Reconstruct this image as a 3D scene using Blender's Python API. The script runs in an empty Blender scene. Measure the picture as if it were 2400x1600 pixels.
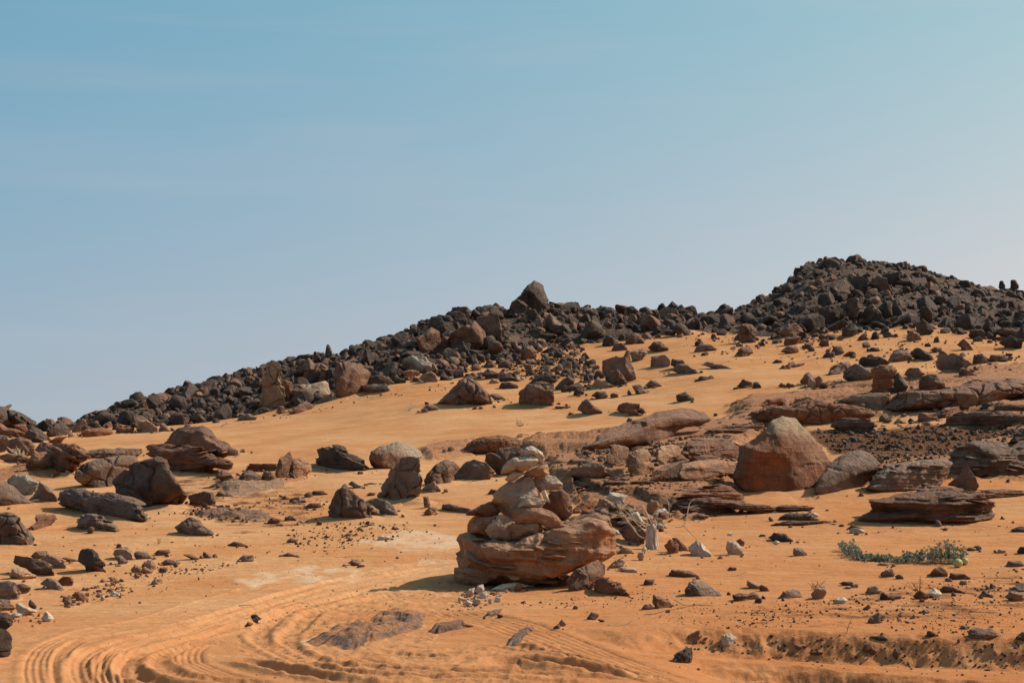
import bpy, bmesh, math, random
import numpy as np
from mathutils import Vector

# ------------------------------------------------------------------ camera, sky, sun
F = 4000.0            # focal length in photograph pixels (2400 wide)
ZC = 2.2              # camera height
V0 = 1000.0           # row of the true horizon
sc = bpy.context.scene
COL = sc.collection
cam_d = bpy.data.cameras.new('camera')
cam = bpy.data.objects.new('camera', cam_d)
COL.objects.link(cam)
cam.location = (0, 0, ZC)
cam.rotation_euler = (math.radians(90), 0, 0)
cam_d.sensor_width = 36.0
cam_d.lens = 36.0 * F / 2400.0
cam_d.shift_y = (V0 - 800.0) / 2400.0
cam_d.clip_end = 20000
sc.camera = cam

SUN_AZ = math.radians(65)     # clockwise from the view direction (towards the right, behind the rocks)
SUN_EL = math.radians(40)
world = bpy.data.worlds.new('World')
sc.world = world
world.use_nodes = True
wn = world.node_tree
for n in list(wn.nodes):
    wn.nodes.remove(n)
w_out = wn.nodes.new('ShaderNodeOutputWorld')
w_bg = wn.nodes.new('ShaderNodeBackground')
w_sky = wn.nodes.new('ShaderNodeTexSky')
w_sky.sky_type = 'NISHITA'
w_sky.sun_disc = False
w_sky.sun_elevation = SUN_EL
w_sky.sun_rotation = SUN_AZ
w_sky.altitude = 300
w_sky.air_density = 1.4
w_sky.dust_density = 2.2
w_sky.ozone_density = 4.0
w_bg.inputs['Strength'].default_value = 0.118
w_tc = wn.nodes.new('ShaderNodeTexCoord')
w_map = wn.nodes.new('ShaderNodeVectorMath'); w_map.operation = 'MULTIPLY_ADD'      # thin the dark band low on the horizon
w_map.inputs[1].default_value = (1, 1, 0.72); w_map.inputs[2].default_value = (0, 0, 0.13)
w_nrm = wn.nodes.new('ShaderNodeVectorMath'); w_nrm.operation = 'NORMALIZE'
w_mul = wn.nodes.new('ShaderNodeMix'); w_mul.data_type = 'RGBA'; w_mul.blend_type = 'MULTIPLY'; w_mul.inputs[0].default_value = 1.0
w_mul.inputs[7].default_value = (1.10, 1.085, 0.99, 1)
wn.links.new(w_tc.outputs['Generated'], w_map.inputs[0]); wn.links.new(w_map.outputs[0], w_nrm.inputs[0])
wn.links.new(w_nrm.outputs[0], w_sky.inputs['Vector'])
wn.links.new(w_sky.outputs[0], w_mul.inputs[6])
def sky_tint(axis, lo, hi, c_lo, c_hi, prev):
    sep = wn.nodes.new('ShaderNodeSeparateXYZ'); wn.links.new(w_tc.outputs['Generated'], sep.inputs[0])
    mr = wn.nodes.new('ShaderNodeMapRange'); mr.inputs[1].default_value = lo; mr.inputs[2].default_value = hi
    wn.links.new(sep.outputs[axis], mr.inputs[0])
    mc = wn.nodes.new('ShaderNodeMix'); mc.data_type = 'RGBA'; mc.inputs[6].default_value = (*c_lo, 1); mc.inputs[7].default_value = (*c_hi, 1)
    wn.links.new(mr.outputs[0], mc.inputs[0])
    mm = wn.nodes.new('ShaderNodeMix'); mm.data_type = 'RGBA'; mm.blend_type = 'MULTIPLY'; mm.inputs[0].default_value = 1
    wn.links.new(prev, mm.inputs[6]); wn.links.new(mc.outputs[2], mm.inputs[7])
    return mm.outputs[2]
TX = ((.882, 1.035, 1.114), (1.085, .985, .915)); TZ = ((1.19, .885, .895), (.789, .970, .895))
sky_c = sky_tint(0, -.30, .30, *TX, w_mul.outputs[2])
sky_c = sky_tint(2, .02, .25, *TZ, sky_c)
# a trace of thin, faintly pink cloud low in the sky
c_map = wn.nodes.new('ShaderNodeMapping'); c_map.inputs['Scale'].default_value = (2.2, 2.2, 26); c_map.inputs['Rotation'].default_value = (0, math.radians(4), 0)
c_n = wn.nodes.new('ShaderNodeTexNoise'); c_n.inputs['Scale'].default_value = 1.6; c_n.inputs['Detail'].default_value = 4
c_r = wn.nodes.new('ShaderNodeMapRange'); c_r.inputs[1].default_value = .52; c_r.inputs[2].default_value = .80; c_r.inputs[4].default_value = .16
c_m = wn.nodes.new('ShaderNodeMix'); c_m.data_type = 'RGBA'; c_m.inputs[7].default_value = (4.9, 4.5, 4.9, 1)
wn.links.new(w_tc.outputs['Generated'], c_map.inputs['Vector']); wn.links.new(c_map.outputs[0], c_n.inputs['Vector'])
wn.links.new(c_n.outputs['Fac'], c_r.inputs[0]); wn.links.new(c_r.outputs[0], c_m.inputs[0]); wn.links.new(sky_c, c_m.inputs[6])
wn.links.new(c_m.outputs[2], w_bg.inputs['Color'])
wn.links.new(w_bg.outputs[0], w_out.inputs['Surface'])

sun_d = bpy.data.lights.new('sun', 'SUN')
sun_d.energy = 4.8
sun_d.angle = math.radians(0.5)
sun_d.color = (1.0, 0.93, 0.83)
sun = bpy.data.objects.new('sun', sun_d)
COL.objects.link(sun)
to_sun = Vector((math.sin(SUN_AZ) * math.cos(SUN_EL), math.cos(SUN_AZ) * math.cos(SUN_EL), math.sin(SUN_EL)))
sun.rotation_euler = to_sun.to_track_quat('Z', 'Y').to_euler()
sun.location = (30, 20, 40)

sc.view_settings.view_transform = 'Standard'
sc.view_settings.look = 'None'
sc.view_settings.exposure = 0.0
sc.view_settings.gamma = 1.0

# ------------------------------------------------------------------ numpy noise
def _hash(ix, iy, iz, seed):
    h = (ix.astype(np.int64) * 73856093) ^ (iy.astype(np.int64) * 19349663) ^ (iz.astype(np.int64) * 83492791) ^ (seed * 2654435761)
    h = h & 0xFFFFFFFF
    h = ((h ^ (h >> 15)) * 2246822519) & 0xFFFFFFFF
    h = ((h ^ (h >> 13)) * 3266489917) & 0xFFFFFFFF
    h = h ^ (h >> 16)
    return h.astype(np.float64) / 4294967295.0

def vnoise(p, seed=0):
    i = np.floor(p)
    f = p - i
    u = f * f * f * (f * (f * 6 - 15) + 10)
    x, y, z = i[:, 0], i[:, 1], i[:, 2]
    r = 0
    for dx in (0, 1):
        wx = u[:, 0] if dx else 1 - u[:, 0]
        for dy in (0, 1):
            wy = u[:, 1] if dy else 1 - u[:, 1]
            for dz in (0, 1):
                wz = u[:, 2] if dz else 1 - u[:, 2]
                r = r + wx * wy * wz * _hash(x + dx, y + dy, z + dz, seed)
    return r * 2 - 1

ROT = np.array([[0.36, 0.48, -0.8], [-0.8, 0.60, 0.0], [0.48, 0.64, 0.6]])
def fbm(p, oct=4, seed=0, gain=0.5, ridged=False):
    a, s, tot = 1.0, 0, 0.0
    q = p
    for o in range(oct):
        n = vnoise(q, seed + o * 17)
        if ridged:
            n = 1 - 2 * np.abs(n)
        s = s + a * n
        tot += a
        a *= gain
        q = (q @ ROT.T) * 2.03 + 3.7
    return s / tot

def n1(x, seed):
    i = np.floor(x); f = x - i
    z = np.zeros_like(i)
    a = _hash(i, z, z, seed); b = _hash(i + 1, z, z, seed)
    f = np.clip((f - 0.34) / 0.32, 0, 1)
    f = f * f * (3 - 2 * f)
    return a + (b - a) * f

def sstep(a, b, x):
    t = np.clip((x - a) / (b - a), 0, 1)
    return t * t * (3 - 2 * t)

# ------------------------------------------------------------------ terrain heights (polar grid: t = x / y, y)
core = np.linspace(-0.36, 0.36, 960)
edge = 0.36 + 0.0008 * (1.16 ** np.arange(1, 38) - 1) / 0.16
edge = edge[edge < 1.6]
TG = np.concatenate([-edge[::-1], core, edge])
segs = [(5, 12, .16), (12, 22, .03), (22, 32, .05), (32, 45, .08), (45, 65, .12), (65, 95, .2), (95, 150, .35)]
yy = []
for a, b, d in segs:
    yy.append(np.arange(a, b, d))
far = 150 * 1.09 ** np.arange(0, 44)
YG = np.concatenate(yy + [far])
NT, NY = len(TG), len(YG)
UG = TG * F + 1200

cols = np.array([-1500, 0, 300, 640, 1000, 1300, 1650, 2000, 2400, 3600.])
ys = np.array([5, 10, 14, 17, 22, 28, 35, 42, 50, 60, 70, 80.])
rows = {
    -1500: [2755, 1878, 1600, 1508, 1400, 1305, 1220, 1155, 1105, 1065, 1040, 1025],
    0:    [2755, 1878, 1600, 1505, 1398, 1300, 1215, 1150, 1095, 1055, 1030, 1014],
    300:  [2755, 1878, 1600, 1503, 1394, 1292, 1205, 1145, 1090, 1050, 1024, 1005],
    640:  [2755, 1878, 1600, 1502, 1390, 1287, 1198, 1132, 1080, 1035, 998, 964],
    1000: [2755, 1878, 1600, 1502, 1390, 1285, 1192, 1120, 1064, 1005, 955, 912],
    1300: [2755, 1878, 1600, 1502, 1390, 1283, 1188, 1110, 1050, 990, 940, 895],
    1650: [2755, 1878, 1600, 1502, 1392, 1285, 1185, 1105, 1035, 965, 900, 850],
    2000: [2755, 1878, 1600, 1502, 1394, 1285, 1178, 1090, 1010, 930, 875, 830],
    2400: [2755, 1878, 1600, 1502, 1395, 1285, 1170, 1075, 985, 905, 850, 810],
    3600: [2755, 1878, 1600, 1502, 1395, 1285, 1165, 1065, 970, 890, 830, 790]}
zt = np.array([[ZC + (V0 - v) * y / F for v, y in zip(rows[int(c)], ys)] for c in cols])
def smooth_interp(x, xp, fp):
    # monotone cubic (pchip) along one axis
    xp = np.asarray(xp, float); fp = np.asarray(fp, float)
    h = np.diff(xp); d = np.diff(fp) / h
    m = np.zeros_like(fp)
    m[0], m[-1] = d[0], d[-1]
    for k in range(1, len(fp) - 1):
        if d[k - 1] * d[k] > 0:
            w1 = 2 * h[k] + h[k - 1]; w2 = h[k] + 2 * h[k - 1]
            m[k] = (w1 + w2) / (w1 / d[k - 1] + w2 / d[k])
    x = np.clip(x, xp[0], xp[-1])
    k = np.clip(np.searchsorted(xp, x) - 1, 0, len(xp) - 2)
    t = (x - xp[k]) / h[k]
    return ((1 + 2 * t) * (1 - t) ** 2 * fp[k] + t * (1 - t) ** 2 * h[k] * m[k]
            + t * t * (3 - 2 * t) * fp[k + 1] + t * t * (t - 1) * h[k] * m[k + 1])
near = YG <= 80
tab = np.array([smooth_interp(YG[near], ys, zt[i]) for i in range(len(cols))])
Zn = np.array([smooth_interp(UG, cols, tab[:, j]) for j in range(tab.shape[1])])   # (rows, NT)

crest_u = [-1500, 0, 110, 200, 300, 420, 540, 640, 760, 860, 960, 1040, 1100, 1200, 1300, 1450, 1600, 1650, 1700, 1800, 1850, 1900, 1960, 2050, 2150, 2200, 2300, 2400, 2600, 3600]
crest_v = [1060, 1024, 1014, 990, 955, 922, 886, 866, 842, 822, 780, 752, 738, 734, 732, 740, 742, 752, 740, 702, 664, 629, 619, 621, 640, 656, 682, 700, 734, 800]
foot_u = [-1500, 110, 300, 450, 560, 640, 700, 800, 900, 1000, 1150, 1300, 1500, 1650, 1800, 2000, 2200, 2400, 3600]
foot_v = [1040, 1012, 1004, 998, 982, 960, 947, 928, 905, 893, 858, 822, 800, 778, 798, 795, 778, 798, 790]
foot_y = [82, 82, 82, 82, 82, 82, 82, 83, 83, 84, 90, 95, 97, 100, 92, 90, 92, 86, 84]
crest_y = [96, 96, 96, 97, 98, 99, 100, 102, 104, 106, 108, 110, 110, 110, 112, 112, 115, 117, 122, 130, 134, 137, 140, 141, 142, 142, 142, 140, 140, 140]
VF = smooth_interp(UG, foot_u, foot_v); YF = smooth_interp(UG, foot_u, foot_y)
VC = smooth_interp(UG, crest_u, crest_v); YC = smooth_interp(UG, crest_u, crest_y)
ZF = ZC + (V0 - VF) * YF / F
ZCR = ZC + (V0 - VC) * YC / F
Z = np.zeros((NY, NT))
nn = int(near.sum())
Z[:nn] = Zn
z80 = Zn[-1]
for j in range(nn, NY):
    y = YG[j]
    a = np.clip((y - 80) / np.maximum(YF - 80, 1), 0, 1)
    z1 = z80 + (ZF - z80) * a
    b = np.clip((y - YF) / (YC - YF), 0, 1)
    z2 = ZF + (ZCR - ZF) * (0.35 * b + 0.65 * np.sin(b * math.pi / 2))
    c = np.maximum(y - YC, 0)
    fall = np.where(c > 0, 1.0 - np.exp(-c / 40.0), 0)
    z3 = ZCR - fall * (ZCR + 4 + np.minimum(c * 0.02, 60)) - 0.05 * np.minimum(c, 20)
    Z[j] = np.where(y <= YF, z1, np.where(y <= YC, z2, z3))
XX = TG[None, :] * YG[:, None]
YY = np.repeat(YG[:, None], NT, 1)
# soften the joins a little
for _ in range(3):
    Z[nn - 30:nn + 60, 1:-1] = 0.25 * Z[nn - 30:nn + 60, :-2] + 0.5 * Z[nn - 30:nn + 60, 1:-1] + 0.25 * Z[nn - 30:nn + 60, 2:]
    Z[nn - 30:nn + 60] = 0.25 * Z[nn - 31:nn + 59] + 0.5 * Z[nn - 30:nn + 60] + 0.25 * Z[nn - 29:nn + 61]
HILL = sstep(-0.02, 0.12, (YY - YF[None, :]) / (YC - YF)[None, :] + 0.0)
HILL[:nn] = 0
HILL = np.where(UG[None, :] < 90, 0, HILL)

def bil(G, x, y):
    x = np.atleast_1d(np.asarray(x, float)); y = np.atleast_1d(np.asarray(y, float))
    t = np.clip(x / y, TG[0], TG[-1] - 1e-9)
    yq = np.clip(y, YG[0], YG[-1] - 1e-6)
    j = np.clip(np.searchsorted(YG, yq) - 1, 0, NY - 2)
    i = np.clip(np.searchsorted(TG, t) - 1, 0, NT - 2)
    a = (yq - YG[j]) / (YG[j + 1] - YG[j]); b = (t - TG[i]) / (TG[i + 1] - TG[i])
    return (G[j, i] * (1 - a) * (1 - b) + G[j + 1, i] * a * (1 - b) + G[j, i + 1] * (1 - a) * b + G[j + 1, i + 1] * a * b)

def ground(x, y):
    return float(bil(Z, x, y)[0])

def cast(u, v, ymin=9.0, G=None):
    """first ground point met by the sight line through photograph pixel (u, v)"""
    t = np.clip((u - 1200) / F, TG[0], TG[-1] - 1e-6)
    i = int(np.clip(np.searchsorted(TG, t) - 1, 0, NT - 2))
    b = (t - TG[i]) / (TG[i + 1] - TG[i])
    G = Z if G is None else G
    col = G[:, i] * (1 - b) + G[:, i + 1] * b
    row = V0 - (col - ZC) * F / YG
    k = np.nonzero((row <= v) & (YG > ymin) & (YG < 150))[0]
    if len(k) == 0:
        k = [int(np.argmin(np.where((YG > ymin) & (YG < 150), row, 9e9)))]
    k = int(k[0])
    if k > 0 and row[k - 1] > row[k]:
        w = np.clip((row[k - 1] - v) / (row[k - 1] - row[k]), 0, 1)
        y = YG[k - 1] + (YG[k] - YG[k - 1]) * w
    else:
        y = YG[k]
    return t * y, float(y), ground(t * y, y)

def pts(s):
    a = np.array([float(q) for q in s.replace(',', ' ').split()])
    return a.reshape(-1, 2)
REG = {'A': (0, 900, 3.92), 'B': (500, 750, 3.92), 'C': (1000, 620, 3.92), 'D': (1500, 570, 2.6133), 'E': (600, 1000, 3.92),
       'F': (0, 1200, 3.92), 'G': (1000, 1030, 3.92), 'H': (500, 1250, 3.92), 'I': (1050, 1250, 3.92), 'J': (1600, 1200, 2.94),
       'K': (1600, 900, 2.94), 'L': (1350, 900, 5.2275), 'M': (1050, 1040, 5.88), 'N': (1300, 1130, 5.8075),
       'O': (1800, 580, 3.92), 'P': (0, 900, 5.2275), 'S': (0, 0, 1.0)}
def px(reg, s):
    x0, y0, k = REG[reg]
    return pts(s) / k + np.array([x0, y0])

def spline(p, n=8):
    p = np.asarray(p, float)
    q = np.vstack([2 * p[0] - p[1], p, 2 * p[-1] - p[-2]])
    out = []
    for i in range(1, len(q) - 2):
        for t in np.linspace(0, 1, n, endpoint=False):
            out.append(0.5 * ((2 * q[i]) + (-q[i - 1] + q[i + 1]) * t + (2 * q[i - 1] - 5 * q[i] + 4 * q[i + 1] - q[i + 2]) * t * t
                              + (-q[i - 1] + 3 * q[i] - 3 * q[i + 1] + q[i + 2]) * t ** 3))
    out.append(p[-1])
    return np.array(out)

def in_poly(x, y, P):
    r = np.zeros(np.shape(x), bool)
    n = len(P)
    for i in range(n):
        x1, y1 = P[i]; x2, y2 = P[(i + 1) % n]
        c = (y1 > y) != (y2 > y)
        with np.errstate(divide='ignore', invalid='ignore'):
            xi = (x2 - x1) * (y - y1) / (y2 - y1 + 1e-12) + x1
        r ^= c & (x < xi)
    return r

def line_dist(W, sl):
    """signed distance, arc length and end fade from a world polyline W for grid rows sl"""
    X = XX[sl]; Y = YY[sl]
    pad = 1.2
    m = (X > W[:, 0].min() - pad) & (X < W[:, 0].max() + pad) & (Y > W[:, 1].min() - pad) & (Y < W[:, 1].max() + pad)
    idx = np.nonzero(m)
    x = X[idx]; y = Y[idx]
    best = np.full(len(x), 1e9); sgn = np.zeros(len(x)); arc = np.zeros(len(x))
    L = 0.0
    for a, b in zip(W[:-1], W[1:]):
        d = b - a; l = np.hypot(*d)
        if l < 1e-6: continue
        h = np.clip(((x - a[0]) * d[0] + (y - a[1]) * d[1]) / l ** 2, 0, 1)
        ex = x - a[0] - h * d[0]; ey = y - a[1] - h * d[1]
        dd = np.hypot(ex, ey)
        k = dd < best
        best = np.where(k, dd, best)
        sgn = np.where(k, np.sign(d[0] * ey - d[1] * ex), sgn)
        arc = np.where(k, L + h * l, arc)
        L += l
    return idx, best, sgn, arc, L

fg = slice(int(np.searchsorted(YG, 12)), int(np.searchsorted(YG, 31)))
def worldline(reg, s, n=8):
    p = spline(px(reg, s), n)
    return np.array([cast(u, v, 9.0, Z0)[:2] for u, v in p])

# natural undulation
Z0 = Z.copy()
P3 = np.stack([XX.ravel(), YY.ravel(), np.zeros(XX.size)], 1)
und = fbm(P3 * 0.16, 3, 5).reshape(XX.shape) * 0.10 + fbm(P3 * 0.55, 3, 9).reshape(XX.shape) * 0.035
amp = (0.35 + 0.65 * sstep(24, 34, YY) + .5 * sstep(42, 50, YY)) * (1 - 0.2 * HILL)
Z += und * amp
rough = fbm(P3 * 2.2, 4, 21).reshape(XX.shape)
Z += rough * np.where(YY < 34, 0.010, 0.012)
Z += HILL * fbm(P3 * 0.5, 4, 31, ridged=True).reshape(XX.shape) * 0.45
Z -= sstep(0, 1, HILL) * 0.15

# banks cut by the vehicles at the right: ground on the near side of the line is lower
def bank(s, drop, w, x_fade):
    W = worldline('S', s)
    W = W[np.argsort(W[:, 0])]
    X = XX[fg]; Y = YY[fg]
    yl = np.interp(X, W[:, 0], W[:, 1])
    q = np.stack([X.ravel(), Y.ravel() * .3, X.ravel() * 0], 1)
    jag = (0.26 * fbm(q * .45, 3, 77) + 0.05 * fbm(q * np.array([3., 9, 1]), 2, 78) + .08 * fbm(q * np.array([9., 30, 1]), 4, 80)).reshape(X.shape)
    sd = yl - Y + jag
    fade = sstep(W[0, 0], W[0, 0] + x_fade, X)
    lip = 0.035 * np.exp(-((sd + 0.10) / 0.10) ** 2)
    qq = np.stack([X.ravel(), Y.ravel(), X.ravel() * 0], 1)
    rg_ = fbm(qq * np.array([3.5, 3.5, 1]), 5, 79).reshape(X.shape) * .022 * np.exp(-((sd - w * .6) / (.30 + w)) ** 2)
    Z[fg] += (-drop * sstep(0, w, sd) + lip + rg_ + .05 * sstep(w, w + .5, sd)) * fade
bank('1230 1452 1300 1462 1400 1476 1480 1486 1560 1478 1660 1476 1800 1480 1950 1488 2150 1498 2400 1506 2900 1520', 0.24, 0.52, 2.5)
bank('1520 1514 1600 1513 1700 1515 1830 1522 1950 1532 2080 1546 2250 1560 2400 1570 2900 1590', 0.27, 0.54, 1.6)

# tyre tracks: grooves and ribs pressed into the sand
def groove(reg, s, w, depth, berm=0.4, n=8, tread=0.0):
    W = worldline(reg, s, n)
    idx, d, sg, arc, L = line_dist(W, fg)
    f = sstep(0, 0.6, arc) * sstep(0, 0.6, L - arc)
    prof = -depth * np.exp(-(d / w) ** 4) + depth * berm * np.exp(-((d - 1.45 * w) / (0.45 * w)) ** 2)
    if tread:
        prof += 0.55 * tread * np.exp(-(d / (1.3 * w)) ** 4) * np.sign(np.sin(arc * 42 + np.abs(d) * 40))
    wob = 1 + 0.3 * fbm(np.stack([arc * 1.0, arc * 0, arc * 0], 1), 3, 41) + 0.35 * fbm(np.stack([arc * 9, sg * d * 9, arc * 0], 1), 3, 43)
    prof = prof * .58
    Z[fg][idx] += prof * f * wob
def ribs(reg, s, n, sp, depth):
    W = worldline(reg, s)
    idx, d, sg, arc, L = line_dist(W, fg)
    f = sstep(0, 0.6, arc) * sstep(0, 0.6, L - arc)
    wd = n * sp * 0.5
    prof = -depth * sstep(wd + sp * .4, wd, d) * (0.55 + 0.45 * np.cos(sg * d / sp * 2 * math.pi)) + depth * .7 * np.exp(-((d - wd - sp) / (sp * .7)) ** 2)
    wob = .95 + 0.45 * fbm(np.stack([arc * 2.5, sg * d * 2, arc * 0], 1), 4, 47) + .25 * fbm(np.stack([arc * 14, sg * d * 10, arc * 0], 1), 2, 48)
    Z[fg][idx] += prof * f * np.clip(wob, 0, 1.6) * .85
groove('S', '1040 1310 900 1335 760 1366 600 1410 450 1455 300 1480 200 1496 158 1518 140 1550 142 1595 165 1640', 0.07, 0.035, .5, tread=.006)
groove('S', '1040 1325 900 1350 760 1382 620 1422 500 1456 380 1482 262 1508 200 1535 182 1562 190 1602 222 1650', 0.09, 0.05, .5)
ribs('S', '1000 1338 840 1375 700 1410 580 1442 450 1485 350 1503 290 1522 258 1550 252 1582 272 1630', 5, 0.055, 0.016)
groove('S', '700 1428 560 1466 470 1492 390 1511 318 1534 300 1560 318 1585 400 1600 500 1612', 0.11, 0.085, .45)
groove('S', '600 1500 460 1510 380 1535 372 1555 420 1580 560 1596 700 1606', 0.11, 0.05, .6, tread=.01)
groove('S', '880 1380 690 1428 618 1470 608 1494 652 1525 730 1556 857 1575 1010 1583 1100 1585 1300 1592 1500 1602', 0.10, 0.05, .5, tread=.012)
groove('S', '960 1385 760 1428 692 1474 674 1500 688 1521 732 1539 830 1554 1000 1566 1200 1572 1420 1582', 0.10, 0.05, .5, tread=.012)
ribs('S', '770 1528 800 1546 870 1560 985 1569 1100 1572 1300 1575 1480 1582 1640 1592', 4, 0.13, 0.014)
ribs('S', '1040 1425 1100 1440 1180 1458 1260 1485 1340 1512 1450 1545 1560 1566 1700 1590', 6, 0.10, 0.015)
groove('S', '540 1540 602 1556 704 1576 820 1594 950 1606', 0.12, 0.08, .8)
groove('S', '1130 1560 1200 1548 1300 1556 1420 1566 1560 1578', 0.16, 0.10, .8)
ribs('S', '470 1508 440 1530 450 1555 520 1580 640 1600', 4, 0.06, 0.012)
ribs('S', '1000 1352 860 1384 720 1420 640 1450', 4, 0.06, 0.012)
ribs('S', '900 1320 700 1352 500 1405 330 1455 200 1480 110 1520 90 1570 110 1640', 4, 0.06, 0.012)
ribs('S', '1060 1318 900 1342 740 1376 580 1424 430 1470 290 1500 215 1530 205 1570 240 1630', 4, 0.07, 0.014)
groove('S', '1000 1330 860 1362 700 1400 560 1440', 0.06, 0.02, .5, tread=.01)
groove('S', '1050 1345 930 1375 800 1405 700 1440', 0.06, 0.02, .5, tread=.012)
groove('S', '1150 1500 1250 1520 1350 1536 1460 1556 1600 1576', 0.09, 0.05, .6, tread=.02)
groove('S', '860 1520 960 1532 1060 1536 1160 1530', 0.10, 0.035, .6, tread=.02)
# churned, trampled sand inside the loop of the tracks
loop = np.array([cast(u, v, 9., Z0)[:2] for u, v in px('S', '560 1440 700 1420 900 1375 1060 1345 1080 1400 1000 1520 1300 1500 1420 1600 700 1600 560 1520')])
churn = in_poly(XX[fg], YY[fg], loop)
pc = np.stack([XX[fg].ravel(), YY[fg].ravel(), np.zeros(XX[fg].size)], 1)
ch = fbm(pc * np.array([9, 5, 1]), 3, 61).reshape(XX[fg].shape)
Z[fg] += churn * ch * 0.020
# the whole foreground road strip is a little trampled
Z[fg] += fbm(pc * np.array([5, 4, 1]), 4, 62).reshape(XX[fg].shape) * 0.008

# bedrock pavement: low broken ledges that stand out of the sand
VR = V0 - (Z - ZC) * F / YY
UR = np.repeat(UG[None], NY, 0)
def reg_mask(reg, s_, w):
    P = px(reg, s_); out = np.zeros(XX.shape)
    m = (UR > P[:, 0].min() - w) & (UR < P[:, 0].max() + w) & (VR > P[:, 1].min() - w) & (VR < P[:, 1].max() + w) & (YY < 80)
    x = UR[m]; y = VR[m]; d = np.full(len(x), 1e9)
    for a, b in zip(P, np.roll(P, -1, 0)):
        e = b - a; h = np.clip(((x - a[0]) * e[0] + (y - a[1]) * e[1]) / (e @ e), 0, 1)
        d = np.minimum(d, np.hypot(x - a[0] - h * e[0], (y - a[1] - h * e[1]) * 2))
    out[m] = np.where(in_poly(x, y, P), np.clip(d / w, 0, 1), -np.clip(d / w, 0, 1))
    out[~m] = -1
    return out
bed = np.full(XX.shape, -1.0)
bsc = np.zeros(XX.shape)
for bi, (reg_, s_, w_) in enumerate((('S', '1210 1050 1270 1035 1400 1035 1560 1010 1700 985 1740 930 1900 900 2100 880 2420 850 2700 830 2700 1030 2400 1060 2300 985 2000 985 1800 1010 1740 1080 1760 1140 1640 1200 1420 1210 1300 1160 1260 1100', 60),
                     ('S', '2400 1020 2800 990 2800 1120 2300 1130 2050 1140 1950 1120 2050 1080 2250 1060', 40),
                     ('S', '500 1110 600 1115 700 1100 720 1125 560 1160 500 1150', 24), ('S', '-100 1100 120 1080 220 1090 180 1110 60 1125 -100 1140', 24),
                     ('S', '960 1050 1120 1030 1120 1075 1010 1085', 22), ('S', '1300 1130 1480 1150 1560 1210 1500 1250 1380 1200', 26), ('S', '440 1196 560 1192 620 1210 560 1222 470 1220', 16))):
    bk = reg_mask(reg_, s_, w_)
    bsc = np.where(bk > bed, 1.0 if bi < 2 else .38, bsc)
    bed = np.maximum(bed, bk)
bm_ = bed > -1
pb = np.stack([XX[bm_], YY[bm_], XX[bm_] * 0], 1)
low = fbm(pb * np.array([.22, .30, 1]), 4, 301)
mid_ = fbm(pb * np.array([.9, 1.3, 1]), 5, 302)
fin = fbm(pb * np.array([4, 6, 1]), 4, 303)
hgt = .5 * low + .30 * mid_ + .06 * fin + .38 * bed[bm_] - .02
stp = .075
q_ = (hgt + .25 * pb[:, 1] * .10) / stp
qi = np.floor(q_); qf = q_ - qi
ter = (qi + sstep(.78, .98, qf)) * stp - .25 * pb[:, 1] * .10
rk = .55 * ter + .45 * hgt + .025 * fin + .03 * fbm(pb * np.array([1.8, 2.6, 1]), 4, 304, .55, True)
rk = np.clip(rk * bsc[bm_], -1, .34)
ROCKM = np.zeros(XX.shape)
ROCKM[bm_] = (rk > .015)
Zr = Z[bm_]
Z[bm_] = Zr + np.maximum(rk, 0) * .95

# ------------------------------------------------------------------ materials
def lin(c):
    return (c[0], c[1], c[2], 1.0)

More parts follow.
